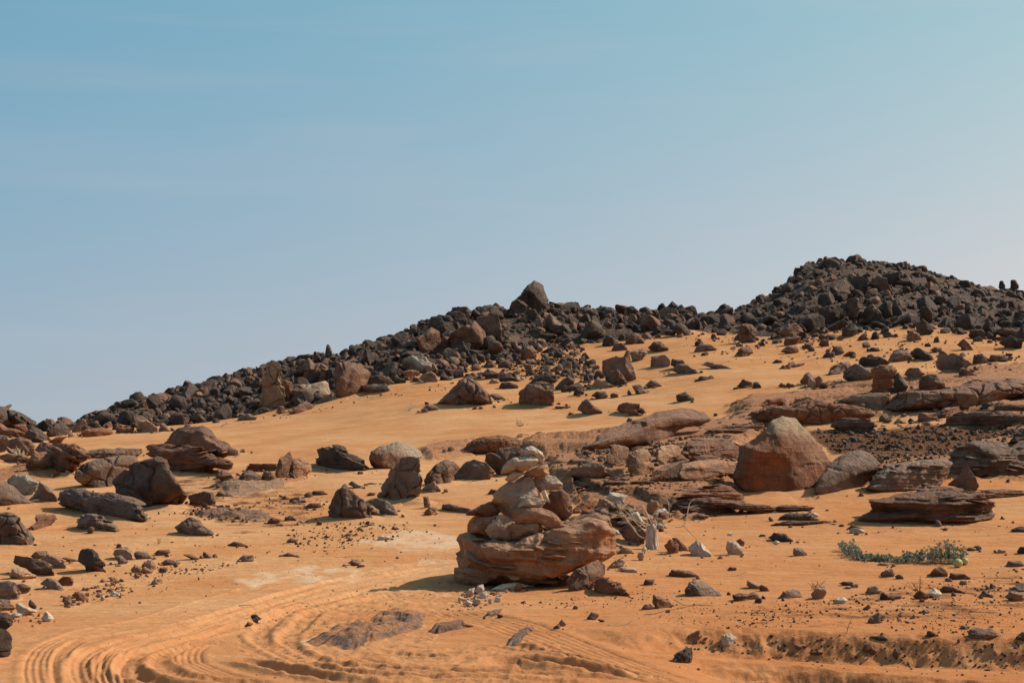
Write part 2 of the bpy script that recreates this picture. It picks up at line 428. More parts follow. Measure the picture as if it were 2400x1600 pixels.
class NT_:
    def __init__(s, name):
        s.m = bpy.data.materials.new(name); s.m.use_nodes = True
        s.t = s.m.node_tree
        for n in list(s.t.nodes): s.t.nodes.remove(n)
        s.out = s.n('ShaderNodeOutputMaterial'); s.b = s.n('ShaderNodeBsdfPrincipled')
        s.l(s.b.outputs[0], s.out.inputs['Surface'])
        s.b.inputs['Specular IOR Level'].default_value = 0.15
        s.b.inputs['Roughness'].default_value = 0.9
        s.pos = s.n('ShaderNodeNewGeometry')
    def n(s, k): return s.t.nodes.new(k)
    def l(s, a, b): s.t.links.new(a, b)
    def val(s, x, sock):
        if isinstance(x, (int, float)): sock.default_value = x
        elif isinstance(x, tuple): sock.default_value = lin(x) if len(x) == 3 else x
        else: s.l(x, sock)
    def noise(s, scale, detail=4, rough=0.55, vec=None, dist=0.0):
        n = s.n('ShaderNodeTexNoise'); n.inputs['Scale'].default_value = scale; n.inputs['Detail'].default_value = detail
        n.inputs['Roughness'].default_value = rough; n.inputs['Distortion'].default_value = dist
        s.l(vec if vec is not None else s.pos.outputs['Position'], n.inputs['Vector']); return n.outputs['Fac']
    def mapr(s, x, a, b, c=0.0, d=1.0):
        n = s.n('ShaderNodeMapRange'); n.inputs[1].default_value = a; n.inputs[2].default_value = b
        n.inputs[3].default_value = c; n.inputs[4].default_value = d; s.l(x, n.inputs[0]); return n.outputs[0]
    def math(s, op, a, b=0.0):
        n = s.n('ShaderNodeMath'); n.operation = op; s.val(a, n.inputs[0]); s.val(b, n.inputs[1]); return n.outputs[0]
    def mix(s, f, a, b, mode='MIX'):
        n = s.n('ShaderNodeMix'); n.data_type = 'RGBA'; n.blend_type = mode
        s.val(f, n.inputs[0]); s.val(a, n.inputs[6]); s.val(b, n.inputs[7]); return n.outputs[2]
    def attr(s, name):
        n = s.n('ShaderNodeAttribute'); n.attribute_name = name; return n.outputs['Fac']
    def scaled(s, v, src=None, rot=(0, 0, 0)):
        n = s.n('ShaderNodeMapping'); n.inputs['Scale'].default_value = v; n.inputs['Rotation'].default_value = rot
        s.l(src if src is not None else s.pos.outputs['Position'], n.inputs['Vector']); return n.outputs[0]
    def bump(s, h, strength, dist, prev=None):
        n = s.n('ShaderNodeBump'); n.inputs['Strength'].default_value = strength; n.inputs['Distance'].default_value = dist
        s.l(h, n.inputs['Height'])
        if prev is not None: s.l(prev, n.inputs['Normal'])
        return n.outputs[0]

SAND_A, SAND_B, SAND_C = (0.59, 0.308, 0.150), (0.50, 0.202, 0.080), (0.43, 0.140, 0.048)
def sand_material():
    k = NT_('sand')
    n1_ = k.noise(0.35, 4); n2_ = k.noise(3.0, 5, .6); n3_ = k.noise(60, 3, .6)
    base = k.mix(k.mapr(n1_, .35, .65), SAND_A, SAND_B)
    redm = k.math('MULTIPLY', k.attr('red'), k.mapr(n2_, .25, .75, .6, 1.2))
    base = k.mix(redm, base, SAND_C)
    base = k.mix(k.mapr(n2_, .3, .7, 0, .40), base, (0.60, 0.32, 0.145))
    strk = k.noise(1.1, 6, .7, k.scaled((.6, 3.2, 1), rot=(0, 0, math.radians(10))))
    base = k.mix(k.mapr(strk, .5, .68, 0, .45), base, (0.40, 0.15, 0.06))
    base = k.mix(k.mapr(strk, .48, .34, 0, .30), base, (0.62, 0.36, 0.18))
    grit = k.math('MULTIPLY', k.mapr(k.noise(28, 3, .7), .60, .72), k.attr('grit'))
    base = k.mix(k.math('MULTIPLY', grit, .7), base, (0.16, 0.075, 0.04))
    # dark gravel lag and chalky bare rock
    gr = k.mapr(k.math('ADD', k.attr('gravel'), k.mapr(k.noise(1.6, 6, .7), .3, .7, -.5, .5)), .35, .75)
    gcol = k.mix(k.mapr(k.noise(22, 4, .7), .35, .62), (0.075, 0.04, 0.028), (0.27, 0.12, 0.06))
    base = k.mix(gr, base, gcol)
    wh = k.mapr(k.math('ADD', k.attr('white'), k.mapr(k.noise(1.5, 6, .7, k.scaled((1.6, .7, 1))), .3, .7, -.75, .6)), .45, 1.15, 0, .85)
    base = k.mix(wh, base, k.mix(k.noise(5, 4), (0.66, 0.47, 0.32), (0.58, 0.36, 0.21)))
    base = k.mix(1.0, base, k.mix(n3_, (.86, .86, .86), (1.1, 1.1, 1.1)), 'MULTIPLY')
    k.l(base, k.b.inputs['Base Color'])
    # wind ripples
    wv = k.n('ShaderNodeTexWave'); wv.wave_type = 'BANDS'; wv.bands_direction = 'Y'
    wv.inputs['Scale'].default_value = 1.15; wv.inputs['Distortion'].default_value = 14.0; wv.inputs['Detail'].default_value = 3
    wv.inputs['Detail Scale'].default_value = 0.35; wv.inputs['Detail Roughness'].default_value = .55
    k.l(k.scaled((1, 1, 1), rot=(0, 0, math.radians(14))), wv.inputs['Vector'])
    h1 = k.math('MULTIPLY', wv.outputs['Fac'], k.math('MULTIPLY', k.attr('rip'), k.mapr(k.noise(.5, 3), .38, .6)))
    b1 = k.bump(h1, .4, .022)
    b2 = k.bump(k.noise(7, 6, .65), .55, .05, b1)
    b3 = k.bump(n3_, .35, .012, b2)
    b4 = k.bump(k.math('MULTIPLY', k.noise(26, 4, .7), gr), .9, .05, b3)
    k.l(b4, k.b.inputs['Normal'])
    k.b.inputs['Roughness'].default_value = 1.0
    k.b.inputs['Specular IOR Level'].default_value = 0.0
    return k.m

def rock_material(name, lo, hi, top, topamt=.6, layered=0.0, cap=(.62, .50, .36), crack=0.0, dust=.25, bumpy=1.0, sc_=1.0, dl=.75):
    k = NT_(name)
    oi = k.n('ShaderNodeObjectInfo')
    off = k.n('ShaderNodeVectorMath'); off.operation = 'MULTIPLY_ADD'
    comb = k.n('ShaderNodeCombineXYZ')
    for i in range(3): k.l(oi.outputs['Random'], comb.inputs[i])
    k.l(comb.outputs[0], off.inputs[0]); off.inputs[1].default_value = (37, 53, 71); k.l(k.pos.outputs['Position'], off.inputs[2])
    vec = off.outputs[0]
    big = k.noise(1.3 * sc_, 5, .6, vec)
    base = k.mix(k.mapr(big, .3, .7), lo, hi)
    mid = k.noise(6 * sc_, 6, .68, vec)
    base = k.mix(k.mapr(mid, .52, .75, 0, .55), base, lo)
    base = k.mix(k.mapr(mid, .45, .25, 0, .35), base, hi)
    if layered:
        lay = k.noise(1.0, 5, .7, k.scaled((.5, .5, 11), vec, (math.radians(5), math.radians(-6), 0)))
        base = k.mix(k.mapr(lay, .50, .66, 0, layered), base, lo)
        base = k.mix(k.mapr(lay, .46, .34, 0, layered * .6), base, hi)
    sep = k.n('ShaderNodeSeparateXYZ'); k.l(k.pos.outputs['Normal'], sep.inputs[0])
    # weathered crust on the upper faces
    up = k.mapr(k.math('ADD', sep.outputs[2], k.mapr(k.noise(2.6 * sc_, 5, .65, vec), 0, 1, -.7, .7)), .15, .75)
    base = k.mix(k.math('MULTIPLY', up, topamt), base, top)
    stain = k.mapr(k.noise(1.9 * sc_, 6, .7, vec), .52, .68, 0, .65)
    base = k.mix(stain, base, (min(.6, hi[0] * 1.25), hi[1] * .95, hi[2] * .75))
    pits = k.mapr(k.noise(9 * sc_, 5, .75, vec, .6), .60, .72, 0, .7)
    base = k.mix(pits, base, tuple(c * .55 for c in lo))
    pale = k.mapr(k.noise(3.3 * sc_, 5, .7, vec), .62, .74, 0, .45)
    base = k.mix(pale, base, tuple(min(.8, c * 1.7) for c in hi))
    ds = k.math('MULTIPLY', k.mapr(k.math('ADD', sep.outputs[2], k.mapr(k.noise(4.5, 4, .6, vec), 0, 1, -.6, .6)), dl, dl + .3), dust)
    base = k.mix(ds, base, SAND_B)
    cp = k.mapr(k.math('MULTIPLY', k.attr('cap'), k.mapr(k.noise(3.5, 6, .7), .3, .7, .35, 1.3)), .30, .75, 0, .8)
    base = k.mix(cp, base, k.mix(k.noise(9, 5, .7), tuple(c * .8 for c in cap), cap))
    var = k.math('ADD', k.mapr(oi.outputs['Random'], 0, 1, .80, 1.18), k.mapr(k.pos.outputs['Random Per Island'], 0, 1, -.22, .22))
    vc = k.n('ShaderNodeCombineColor'); 
    for i in range(3): k.l(var, vc.inputs[i])
    base = k.mix(1.0, base, vc.outputs[0], 'MULTIPLY')
    fine = k.noise(40 * sc_, 4, .7, vec)
    base = k.mix(1.0, base, k.mix(fine, (.70, .70, .70), (1.28, 1.28, 1.28)), 'MULTIPLY')
    k.l(base, k.b.inputs['Base Color'])
    nb = k.bump(k.noise(4.5 * sc_, 8, .70, vec, .5), .95 * bumpy, .17 / sc_)
    if layered:
        nb = k.bump(lay, .7, .10 / sc_, nb)
    if crack:
        vo = k.n('ShaderNodeTexVoronoi'); vo.feature = 'DISTANCE_TO_EDGE'; vo.inputs['Scale'].default_value = 3.2 * sc_
        wp = k.n('ShaderNodeMix'); wp.data_type = 'VECTOR'; wp.inputs[0].default_value = .12
        nz = k.n('ShaderNodeTexNoise'); nz.inputs['Scale'].default_value = 3; nz.inputs['Detail'].default_value = 4; k.l(vec, nz.inputs['Vector'])
        k.l(vec, wp.inputs[4]); k.l(nz.outputs['Color'], wp.inputs[5]); k.l(wp.outputs[1], vo.inputs['Vector'])
        nb = k.bump(k.mapr(vo.outputs['Distance'], 0, .09), crack, .06 / sc_, nb)
    nb = k.bump(fine, .45 * bumpy, .02 / sc_, nb)
    k.l(nb, k.b.inputs['Normal'])
    k.b.inputs['Roughness'].default_value = .82
    k.b.inputs['Specular IOR Level'].default_value = .22
    return k.m

M = {'sand': sand_material()}
M['dark'] = rock_material('dark_rock', (.032, .020, .015), (.138, .082, .055), (.112, .073, .056), .55, 0, (.52, .36, .22), .35, .04)
M['brown'] = rock_material('brown_rock', (.090, .039, .022), (.290, .142, .080), (.250, .152, .107), .5, 0, (.44, .32, .225), .5, .12)
M['grey'] = rock_material('grey_rock', (.094, .051, .034), (.320, .188, .123), (.265, .176, .130), .55, 0, (.42, .32, .22), .45, .10)
M['red'] = rock_material('red_sandstone', (.16, .052, .022), (.38, .150, .066), (.26, .140, .090), .45, .55, (.50, .36, .22), .3, .25)
M['ledge'] = rock_material('ledge_sandstone', (.25, .100, .047), (.56, .275, .145), (.42, .255, .170), .5, .6, (.50, .36, .22), .3, .25)
M['tan'] = rock_material('tan_sandstone', (.25, .118, .064), (.47, .255, .145), (.45, .28, .175), .5, .15, (.50, .34, .20), .3, .2)
M['pink'] = rock_material('pinkish_sandstone', (.38, .215, .135), (.62, .400, .275), (.62, .42, .30), .45, .1, (.62, .48, .34), .3, .1)
M['slab'] = rock_material('dusty_slab', (.085, .050, .037), (.22, .125, .085), (.20, .135, .10), .5, .4, (.6, .42, .27), .2, .85)
M['pale'] = rock_material('pale_sandstone', (.42, .26, .165), (.64, .47, .34), (.68, .53, .40), .5, 0, (.7, .6, .48), .2, .10, .8)
M['dlay'] = rock_material('dark_layered_rock', (.050, .027, .019), (.19, .093, .052), (.150, .098, .075), .5, .75, (.6, .42, .27), .2, .12)
M['blay'] = rock_material('brown_layered_rock', (.095, .041, .023), (.34, .160, .088), (.260, .152, .106), .5, .8, (.6, .42, .27), .2, .22)
M['bed'] = rock_material('bedrock', (.19, .083, .046), (.52, .275, .155), (.46, .265, .165), .5, .45, (.6, .42, .27), .35, .9, 1.0, 1.0, .55)
M['hill'] = rock_material('hill_rubble_ground', (.028, .020, .017), (.085, .052, .036), (.06, .045, .038), .5, 0, (.5, .4, .3), .5, .25)

# ------------------------------------------------------------------ objects
def link(name, me, mat, parent=None, loc=(0, 0, 0)):
    o = bpy.data.objects.new(name, me)
    COL.objects.link(o)
    if mat is not None: me.materials.append(mat)
    o.location = loc
    if parent is not None: o.parent = parent
    return o
def tag(o, label=None, cat=None, group=None, kind=None):
    if label: o['label'] = label
    if cat: o['category'] = cat
    if group: o['group'] = group
    if kind or cat: o['kind'] = kind or 'thing'
    return o
def mesh_np(name, V, Fc, smooth=True):
    """Fc: (n, k) int array of faces with the same corner count"""
    me = bpy.data.meshes.new(name)
    V = np.asarray(V, np.float32); Fc = np.asarray(Fc, np.int32)
    n, kk = Fc.shape
    me.vertices.add(len(V)); me.vertices.foreach_set('co', V.ravel())
    me.loops.add(n * kk); me.loops.foreach_set('vertex_index', Fc.ravel())
    me.polygons.add(n)
    me.polygons.foreach_set('loop_start', np.arange(0, n * kk, kk, dtype=np.int32))
    me.polygons.foreach_set('use_smooth', np.full(n, smooth, bool))
    me.update(calc_edges=True)
    return me
def fattr(me, name, a):
    at = me.attributes.new(name, 'FLOAT', 'POINT'); at.data.foreach_set('value', np.asarray(a, np.float32).ravel())

# ---- ground and hills
gi = np.arange(NY * NT).reshape(NY, NT)
quads = np.stack([gi[:-1, :-1], gi[:-1, 1:], gi[1:, 1:], gi[1:, :-1]], -1).reshape(-1, 4)
hm = (HILL[:-1, :-1] > 0.5).reshape(-1)
bdm = (ROCKM[:-1, :-1] > 0.5).reshape(-1) & ~hm
CO = np.stack([XX, YY, Z], -1).reshape(-1, 3)
VROW = V0 - (Z - ZC) * F / YY
UCOL = np.repeat(UG[None], NY, 0)
def soft_region(reg, s, w):
    """1 inside the ground patch seen in the photograph, fading over w pixels outside"""
    P = px(reg, s)
    out = np.zeros(XX.shape)
    m = (UCOL > P[:, 0].min() - w) & (UCOL < P[:, 0].max() + w) & (VROW > P[:, 1].min() - w) & (VROW < P[:, 1].max() + w) & (YY < 80)
    x = UCOL[m]; y = VROW[m] * 1.0
    d = np.full(len(x), 1e9)
    for a, b in zip(P, np.roll(P, -1, 0)):
        e = b - a; h = np.clip(((x - a[0]) * e[0] + (y - a[1]) * e[1]) / (e @ e), 0, 1)
        d = np.minimum(d, np.hypot(x - a[0] - h * e[0], (y - a[1] - h * e[1]) * 2))
    out[m] = np.where(in_poly(x, y, P), 1, np.clip(1 - d / w, 0, 1))
    return out
red = 0.55 * sstep(26, 15, YY) + 0.60 * sstep(-2.5, 3.5, XX) * sstep(46, 26, YY) + 0.25 * sstep(70, 88, YY) * (1 - HILL)
red = np.clip(red, 0, 1)
gravel = soft_region('K', '900 340 1100 330 1400 330 1700 300 2000 320 2352 330 2500 340 2500 440 2300 400 2000 420 1800 500 1500 540 1350 540 1250 460 1050 470', 25)
gravel = np.maximum(gravel, .55 * soft_region('L', '0 780 300 720 500 730 1300 660 1500 640 1900 640 2000 760 1900 800 1300 760 600 860 200 900 0 900', 30))
gravel = np.maximum(gravel, .38 * soft_region('J', '1700 480 2400 420 2400 700 1500 760 900 760 300 720 700 640 1200 600', 40))
gravel = np.maximum(gravel, .42 * soft_region('S', '340 1080 520 1090 600 1150 700 1150 720 1220 560 1240 420 1180', 40))
white = soft_region('E', '980 1050 1180 1020 1350 960 1600 970 1880 1010 1880 1100 1700 1120 1480 1140 1250 1110', 22)
white = np.maximum(white, .9 * soft_region('H', '230 430 420 360 700 340 860 310 1100 330 1300 330 1470 400 1260 425 1000 440 760 470 560 440 380 480', 22))
white = np.maximum(white, .6 * soft_region('H', '1560 310 1900 240 2200 220 2200 260 1700 340', 18))
white = np.maximum(white, .75 * soft_region('H', '690 1010 960 940 1000 1010 780 1030', 10))
white = np.maximum(white, .55 * soft_region('L', '600 1280 1000 1210 1400 1190 1700 1180 1900 1220 1700 1280 1300 1330 700 1330', 30))
white = np.maximum(white, .5 * soft_region('E', '-200 560 60 510 340 480 300 560 100 600 -200 640', 20))
rip = sstep(17, 21, YY) * sstep(44, 32, YY)
grit = np.clip(.40 * sstep(40, 15, YY) + .15 * soft_region('J', '-200 640 600 560 2400 520 2400 1100 1000 1000 0 880', 60), 0, 1)
def part_mesh(name, faces, mat):
    used = np.unique(faces)
    remap = np.zeros(NY * NT, np.int64); remap[used] = np.arange(len(used))
    me = mesh_np(name, CO[used], remap[faces], True)
    if name == 'ground':
        for nm, a in (('red', red), ('gravel', gravel), ('white', white), ('rip', rip), ('grit', grit)):
            fattr(me, nm, a.ravel()[used])
    return tag(link(name, me, mat), kind='structure')
part_mesh('ground', quads[~hm & ~bdm], M['sand'])
part_mesh('bedrock', quads[bdm], M['bed'])
part_mesh('hills', quads[hm], M['hill'])

# ---- rocks
ICO = {}
def ico(level):
    if level not in ICO:
        bm = bmesh.new(); bmesh.ops.create_icosphere(bm, subdivisions=level, radius=1.0)
        V = np.array([v.co[:] for v in bm.verts]); Fc = np.array([[v.index for v in f.verts] for f in bm.faces]); bm.free()
        V /= np.linalg.norm(V, axis=1)[:, None]
        ICO[level] = (V, Fc)
    return ICO[level]
def vnormals(V, Fc):
    a, b, c = V[Fc[:, 0]], V[Fc[:, 1]], V[Fc[:, 2]]
    n = np.cross(b - a, c - a)
    N = np.zeros_like(V)
    for i in range(3): np.add.at(N, Fc[:, i], n)
    return N / np.maximum(np.linalg.norm(N, axis=1)[:, None], 1e-12)

SHAPE = {  # facets, plane distances, sharpness, noise, ridged noise, strata, layer count, crack depth, cells
    'b': dict(n=8, lo=.42, hi=.92, k=120, amp=.016, rid=.022, st=0, nl=0, cr=0, cells=0),
    'a': dict(n=15, lo=.55, hi=.98, k=80, amp=.030, rid=.045, st=0, nl=0, cr=.012, cells=10),
    'r': dict(n=14, lo=.76, hi=.99, k=34, amp=.050, rid=.045, st=0, nl=0, cr=.012, cells=9),
    'l': dict(n=9, lo=.72, hi=.96, k=30, amp=.050, rid=.050, st=.24, nl=9, cr=.02, cells=16),
    's': dict(n=9, lo=.74, hi=.97, k=26, amp=.060, rid=.070, st=.15, nl=7, cr=.03, cells=18),
    'k': dict(n=14, lo=.70, hi=.97, k=50, amp=.045, rid=.050, st=0, nl=0, cr=.13, cells=16),
    'c': dict(n=6, lo=.82, hi=.98, k=16, amp=.040, rid=.030, st=0, nl=0, cr=.060, cells=120),
    'p': dict(n=9, lo=.74, hi=.97, k=50, amp=.030, rid=.040, st=0, nl=0, cr=0, cells=0)}

def facet_q(D, rng, sh):
    n = sh['n']
    N = rng.normal(size=(n, 3)); N /= np.linalg.norm(N, axis=1)[:, None]
    h = rng.uniform(sh['lo'], sh['hi'], n)
    acc = np.ones(len(D))
    k = sh['k']
    pr = np.maximum(D @ N.T, 1e-3) / h[None]
    acc = acc + (pr ** k).sum(1)
    return D * (acc ** (-1.0 / k))[:, None]

def roughen(V, Fc, size, sh, rng, tilt=(0.0, 0.0), detail=6):
    seed = int(rng.integers(1, 99999))
    N = vnormals(V, Fc)
    o = rng.uniform(-50, 50, 3)
    q = V / size
    d = sh['amp'] * size * fbm(q * 1.5 + o, detail, seed) * 1.5
    d = d + sh['rid'] * size * (fbm(q * 2.6 + o + 9, detail, seed + 5, .55, True) - .2)
    if sh['cells']:
        P = rng.uniform(V.min(0), V.max(0), (sh['cells'], 3))
        w = q * 2.2
        Vw = V + 0.10 * size * np.stack([fbm(w + o, 3, seed + 31), fbm(w + o + 7, 3, seed + 32), fbm(w + o + 13, 3, seed + 33)], 1)
        d1 = np.full(len(V), 1e9); d2 = np.full(len(V), 1e9); ci = np.zeros(len(V), int)
        for i, p in enumerate(P):
            dd = ((Vw - p) ** 2).sum(1)
            k1 = dd < d1
            d2 = np.where(k1, d1, np.minimum(d2, dd)); ci = np.where(k1, i, ci); d1 = np.where(k1, dd, d1)
        e = np.sqrt(d2) - np.sqrt(d1)
        cw = 0.10 * size if sh['cells'] < 50 else 0.05 * size
        d = d - sh['cr'] * size * (1 - sstep(0, cw, e)) + sh['cr'] * .35 * size * (rng.uniform(-1, 1, len(P))[ci])
    V = V + N * d[:, None]
    if sh['st']:
        nv = np.array([math.sin(tilt[0]), math.sin(tilt[1]), math.cos(tilt[0]) * math.cos(tilt[1])]); nv /= np.linalg.norm(nv)
        hgt = (V @ nv)
        span = max(hgt.max() - hgt.min(), 1e-6)
        cfr = hgt / span * sh['nl'] + 0.45 * fbm(q * 1.2 + o + 3, 3, seed + 7)
        prof = (n1(cfr, seed + 11) - .5) + .45 * (n1(cfr * 2.7 + 5, seed + 12) - .5)
        prof = prof * (0.6 + .8 * fbm(q * 2 + o, 2, seed + 3))
        Hn = N - (N @ nv)[:, None] * nv[None]
        V = V + Hn * (prof * sh['st'] * 1.6 * size)[:, None]
    return V

ROCKS = []
SMALLEST = {}
def poly_radius(P):
    """radial function (720 bins) of a roughly star-shaped outline centred on 0"""
    th = (np.arange(720) + .5) / 720 * 2 * math.pi - math.pi
    dx, dy = np.cos(th), np.sin(th)
    R = np.zeros(720)
    for a, b in zip(P, np.roll(P, -1, 0)):
        e = b - a
        den = dx * e[1] - dy * e[0]
        with np.errstate(divide='ignore', invalid='ignore'):
            t = (a[0] * e[1] - a[1] * e[0]) / den
            s = (a[0] * dy - a[1] * dx) / den
        ok = (np.abs(den) > 1e-12) & (s >= -1e-6) & (s <= 1 + 1e-6) & (t > 0)
        R = np.where(ok, np.maximum(R, t), R)
    R[R < .05] = .05
    return R

def area_centroid(P):
    x, y = P[:, 0], P[:, 1]; x2, y2 = np.roll(x, -1), np.roll(y, -1)
    c = x * y2 - x2 * y; A = c.sum() / 2
    return np.array([((x + x2) * c).sum() / (6 * A), ((y + y2) * c).sum() / (6 * A)])

RIDX = [0]
DRIFT = []
def Q(reg, name, label, col, shp, T, s, Y=None, tilt=(0, 0), cap=None, group=None, cat=None, parent=None, lift=0.0, seed=None, sink=None):
    RIDX[0] += 1
    rng = np.random.default_rng((seed if seed is not None else RIDX[0]) * 7 + 1)
    P = px(reg, s)
    c = area_centroid(P)
    if not in_poly(c[0], c[1], P): c = (P.max(0) + P.min(0)) / 2
    hw = (P[:, 0].max() - P[:, 0].min()) / 2; hh = (P[:, 1].max() - P[:, 1].min()) / 2
    big = max(hw, hh) * 2
    lvl = 7 if big > 330 else 6 if big > 95 else 5 if big > 40 else 4 if big > 18 else 3
    low = P[np.argsort(-P[:, 1])[:2]].mean(0)
    if Y is None:
        yb = cast(low[0], P[:, 1].max())[1]
        half = T * min(hw, hh * 2.2) * yb / F
        Yc = yb + 0.8 * half
    else:
        Yc = Y
        half = T * min(hw, hh * 2.2) * Yc / F
    mpp = Yc / F
    D, Fc = ico(lvl)
    sh = SHAPE[shp]
    q = facet_q(D, rng, sh)
    th = np.arctan2(q[:, 2], q[:, 0]); rho = np.hypot(q[:, 0], q[:, 2])
    bins = ((th + math.pi) / (2 * math.pi) * 180).astype(int) % 180
    rm = np.zeros(180); np.maximum.at(rm, bins, rho)
    rm[rm == 0] = rm[rm > 0].mean()
    rm = (np.roll(rm, 1) + rm + np.roll(rm, -1)) / 3
    R = poly_radius(np.stack([(P[:, 0] - c[0]) / hw, -(P[:, 1] - c[1]) / hh], 1))
    xi = (th + math.pi) / (2 * math.pi)
    def per(a, x):
        n = len(a); f = x * n - .5; i = np.floor(f).astype(int); w = f - i
        return a[i % n] * (1 - w) + a[(i + 1) % n] * w
    Rt = per(R, xi); rn = np.clip(rho / per(rm, xi), 0, 1.05)
    Rs = R.copy()
    for _ in range(60): Rs = (np.roll(Rs, 2) + Rs + np.roll(Rs, -2)) / 3
    Re = per(Rs, xi) + (Rt - per(Rs, xi)) * rn ** .7
    yq = q[:, 1].copy(); zq = np.sin(th) * rn * Re
    if Y is None:                     # sunk in the ground: walls run straight down instead of curling under
        c3 = D[:, 2]
        hor = np.sqrt(np.maximum(1 - np.clip(c3, -.86, 0) ** 2, .05))
        yq = np.where(c3 < 0, yq / hor ** .95, yq)
        zq = zq - .35 * np.clip(-c3 - .45, 0, 1)
    sl = 0.0
    if Y is None and hw > 22:
        us = np.linspace(P[:, 0].min() + .12 * hw, P[:, 0].max() - .12 * hw, 9)
        bt = []
        Pd = np.vstack([a + (b - a) * t for a, b in zip(P, np.roll(P, -1, 0)) for t in np.linspace(0, 1, 12, endpoint=False)])
        for uu in us:
            mk = np.abs(Pd[:, 0] - uu) < hw * .16
            bt.append(cast(uu, Pd[mk, 1].max())[1])
        sl = np.polyfit(us - c[0], bt, 1)[0]
        lim = (2.6 if 'outcrop' in name or 'pavement' in name else 2.0 if shp in 'lsc' else .9) * mpp
        sl = float(np.clip(sl, -lim, lim))
        Yc = float(np.median(bt)) + .8 * half - (0 if abs(sl) > lim * .3 else 0)
        if abs(sl) < lim * .15: Yc = yb + .8 * half
        mpp = Yc / F
    V = np.stack([np.cos(th) * rn * Re * hw * mpp, yq * half, zq * hh * mpp], 1)
    size = math.sqrt(hw * hh) * mpp
    V = roughen(V, Fc, size, sh, rng, tilt)
    if sh['st'] >= .15 and big > 26:
        N = vnormals(V, Fc); npl = int(np.clip(big / (5 if shp == 'l' else 11), 6, 46)); fr = np.nonzero((N[:, 1] < .1) & (V[:, 2] > V[:, 2].min() * .7) & (np.abs(V[:, 0]) < .78 * hw * mpp))[0]
        D3, F3 = ico(3); Vl, Fl, nv = [V], [Fc], len(V)
        for _ in range(npl):
            i = rng.choice(fr)
            sx = rng.uniform(.10, .34) * hw * mpp; sy = rng.uniform(.3, .8) * half; sz = rng.uniform(.035, .085) * hh * mpp
            pv = facet_q(D3, rng, SHAPE['p']) * np.array([sx, sy, sz])
            ta = tilt[0] + rng.normal(0, .10); tb = rng.normal(0, .12)
            pv = np.stack([pv[:, 0] * math.cos(ta) + pv[:, 2] * math.sin(ta), pv[:, 1], -pv[:, 0] * math.sin(ta) + pv[:, 2] * math.cos(ta)], 1)
            pv = np.stack([pv[:, 0], pv[:, 1] * math.cos(tb) - pv[:, 2] * math.sin(tb), pv[:, 1] * math.sin(tb) + pv[:, 2] * math.cos(tb)], 1)
            pc_ = V[i] * np.array([.84, 1, .90]) + np.array([0, sy * .72, 0])
            pv = roughen(pv, F3, max(sx, sz) * .6, dict(SHAPE['p'], cells=0), rng, detail=3)
            Vl.append(pv + pc_); Fl.append(F3 + nv); nv += len(pv)
        V = np.vstack(Vl); Fc = np.vstack(Fl)
    cx = (c[0] - 1200) * mpp; cz = ZC + (V0 - c[1]) * mpp
    if sl:
        du = V[:, 0] / mpp                                      # the far end follows the ground back
        Yv = Yc + sl * du
        V = np.stack([(c[0] + du - 1200) / F * Yv - cx, V[:, 1] + sl * du, ZC + (V0 - (c[1] - V[:, 2] / mpp)) / F * Yv - cz], 1)
    if Y is None and big > 22: DRIFT.append((cx, Yc, hw * mpp, half, sl / mpp, hh * mpp))
    zmin = V[:, 2].min()
    base = cz + zmin
    V[:, 2] -= zmin
    me = mesh_np(name, V, Fc, True)
    if cap is not None:
        hz = V[:, 2] / V[:, 2].max()
        xx = V[:, 0] / np.abs(V[:, 0]).max()
        fattr(me, 'cap', sstep(cap[0], cap[1], hz + (cap[2] if len(cap) > 2 else 0) * xx))
    o = link(name, me, M[col], parent, (cx, Yc, base + lift))
    if parent is None:
        tag(o, label, cat or name.replace('_', ' '), group)
    elif label:
        o['label'] = label
    return o

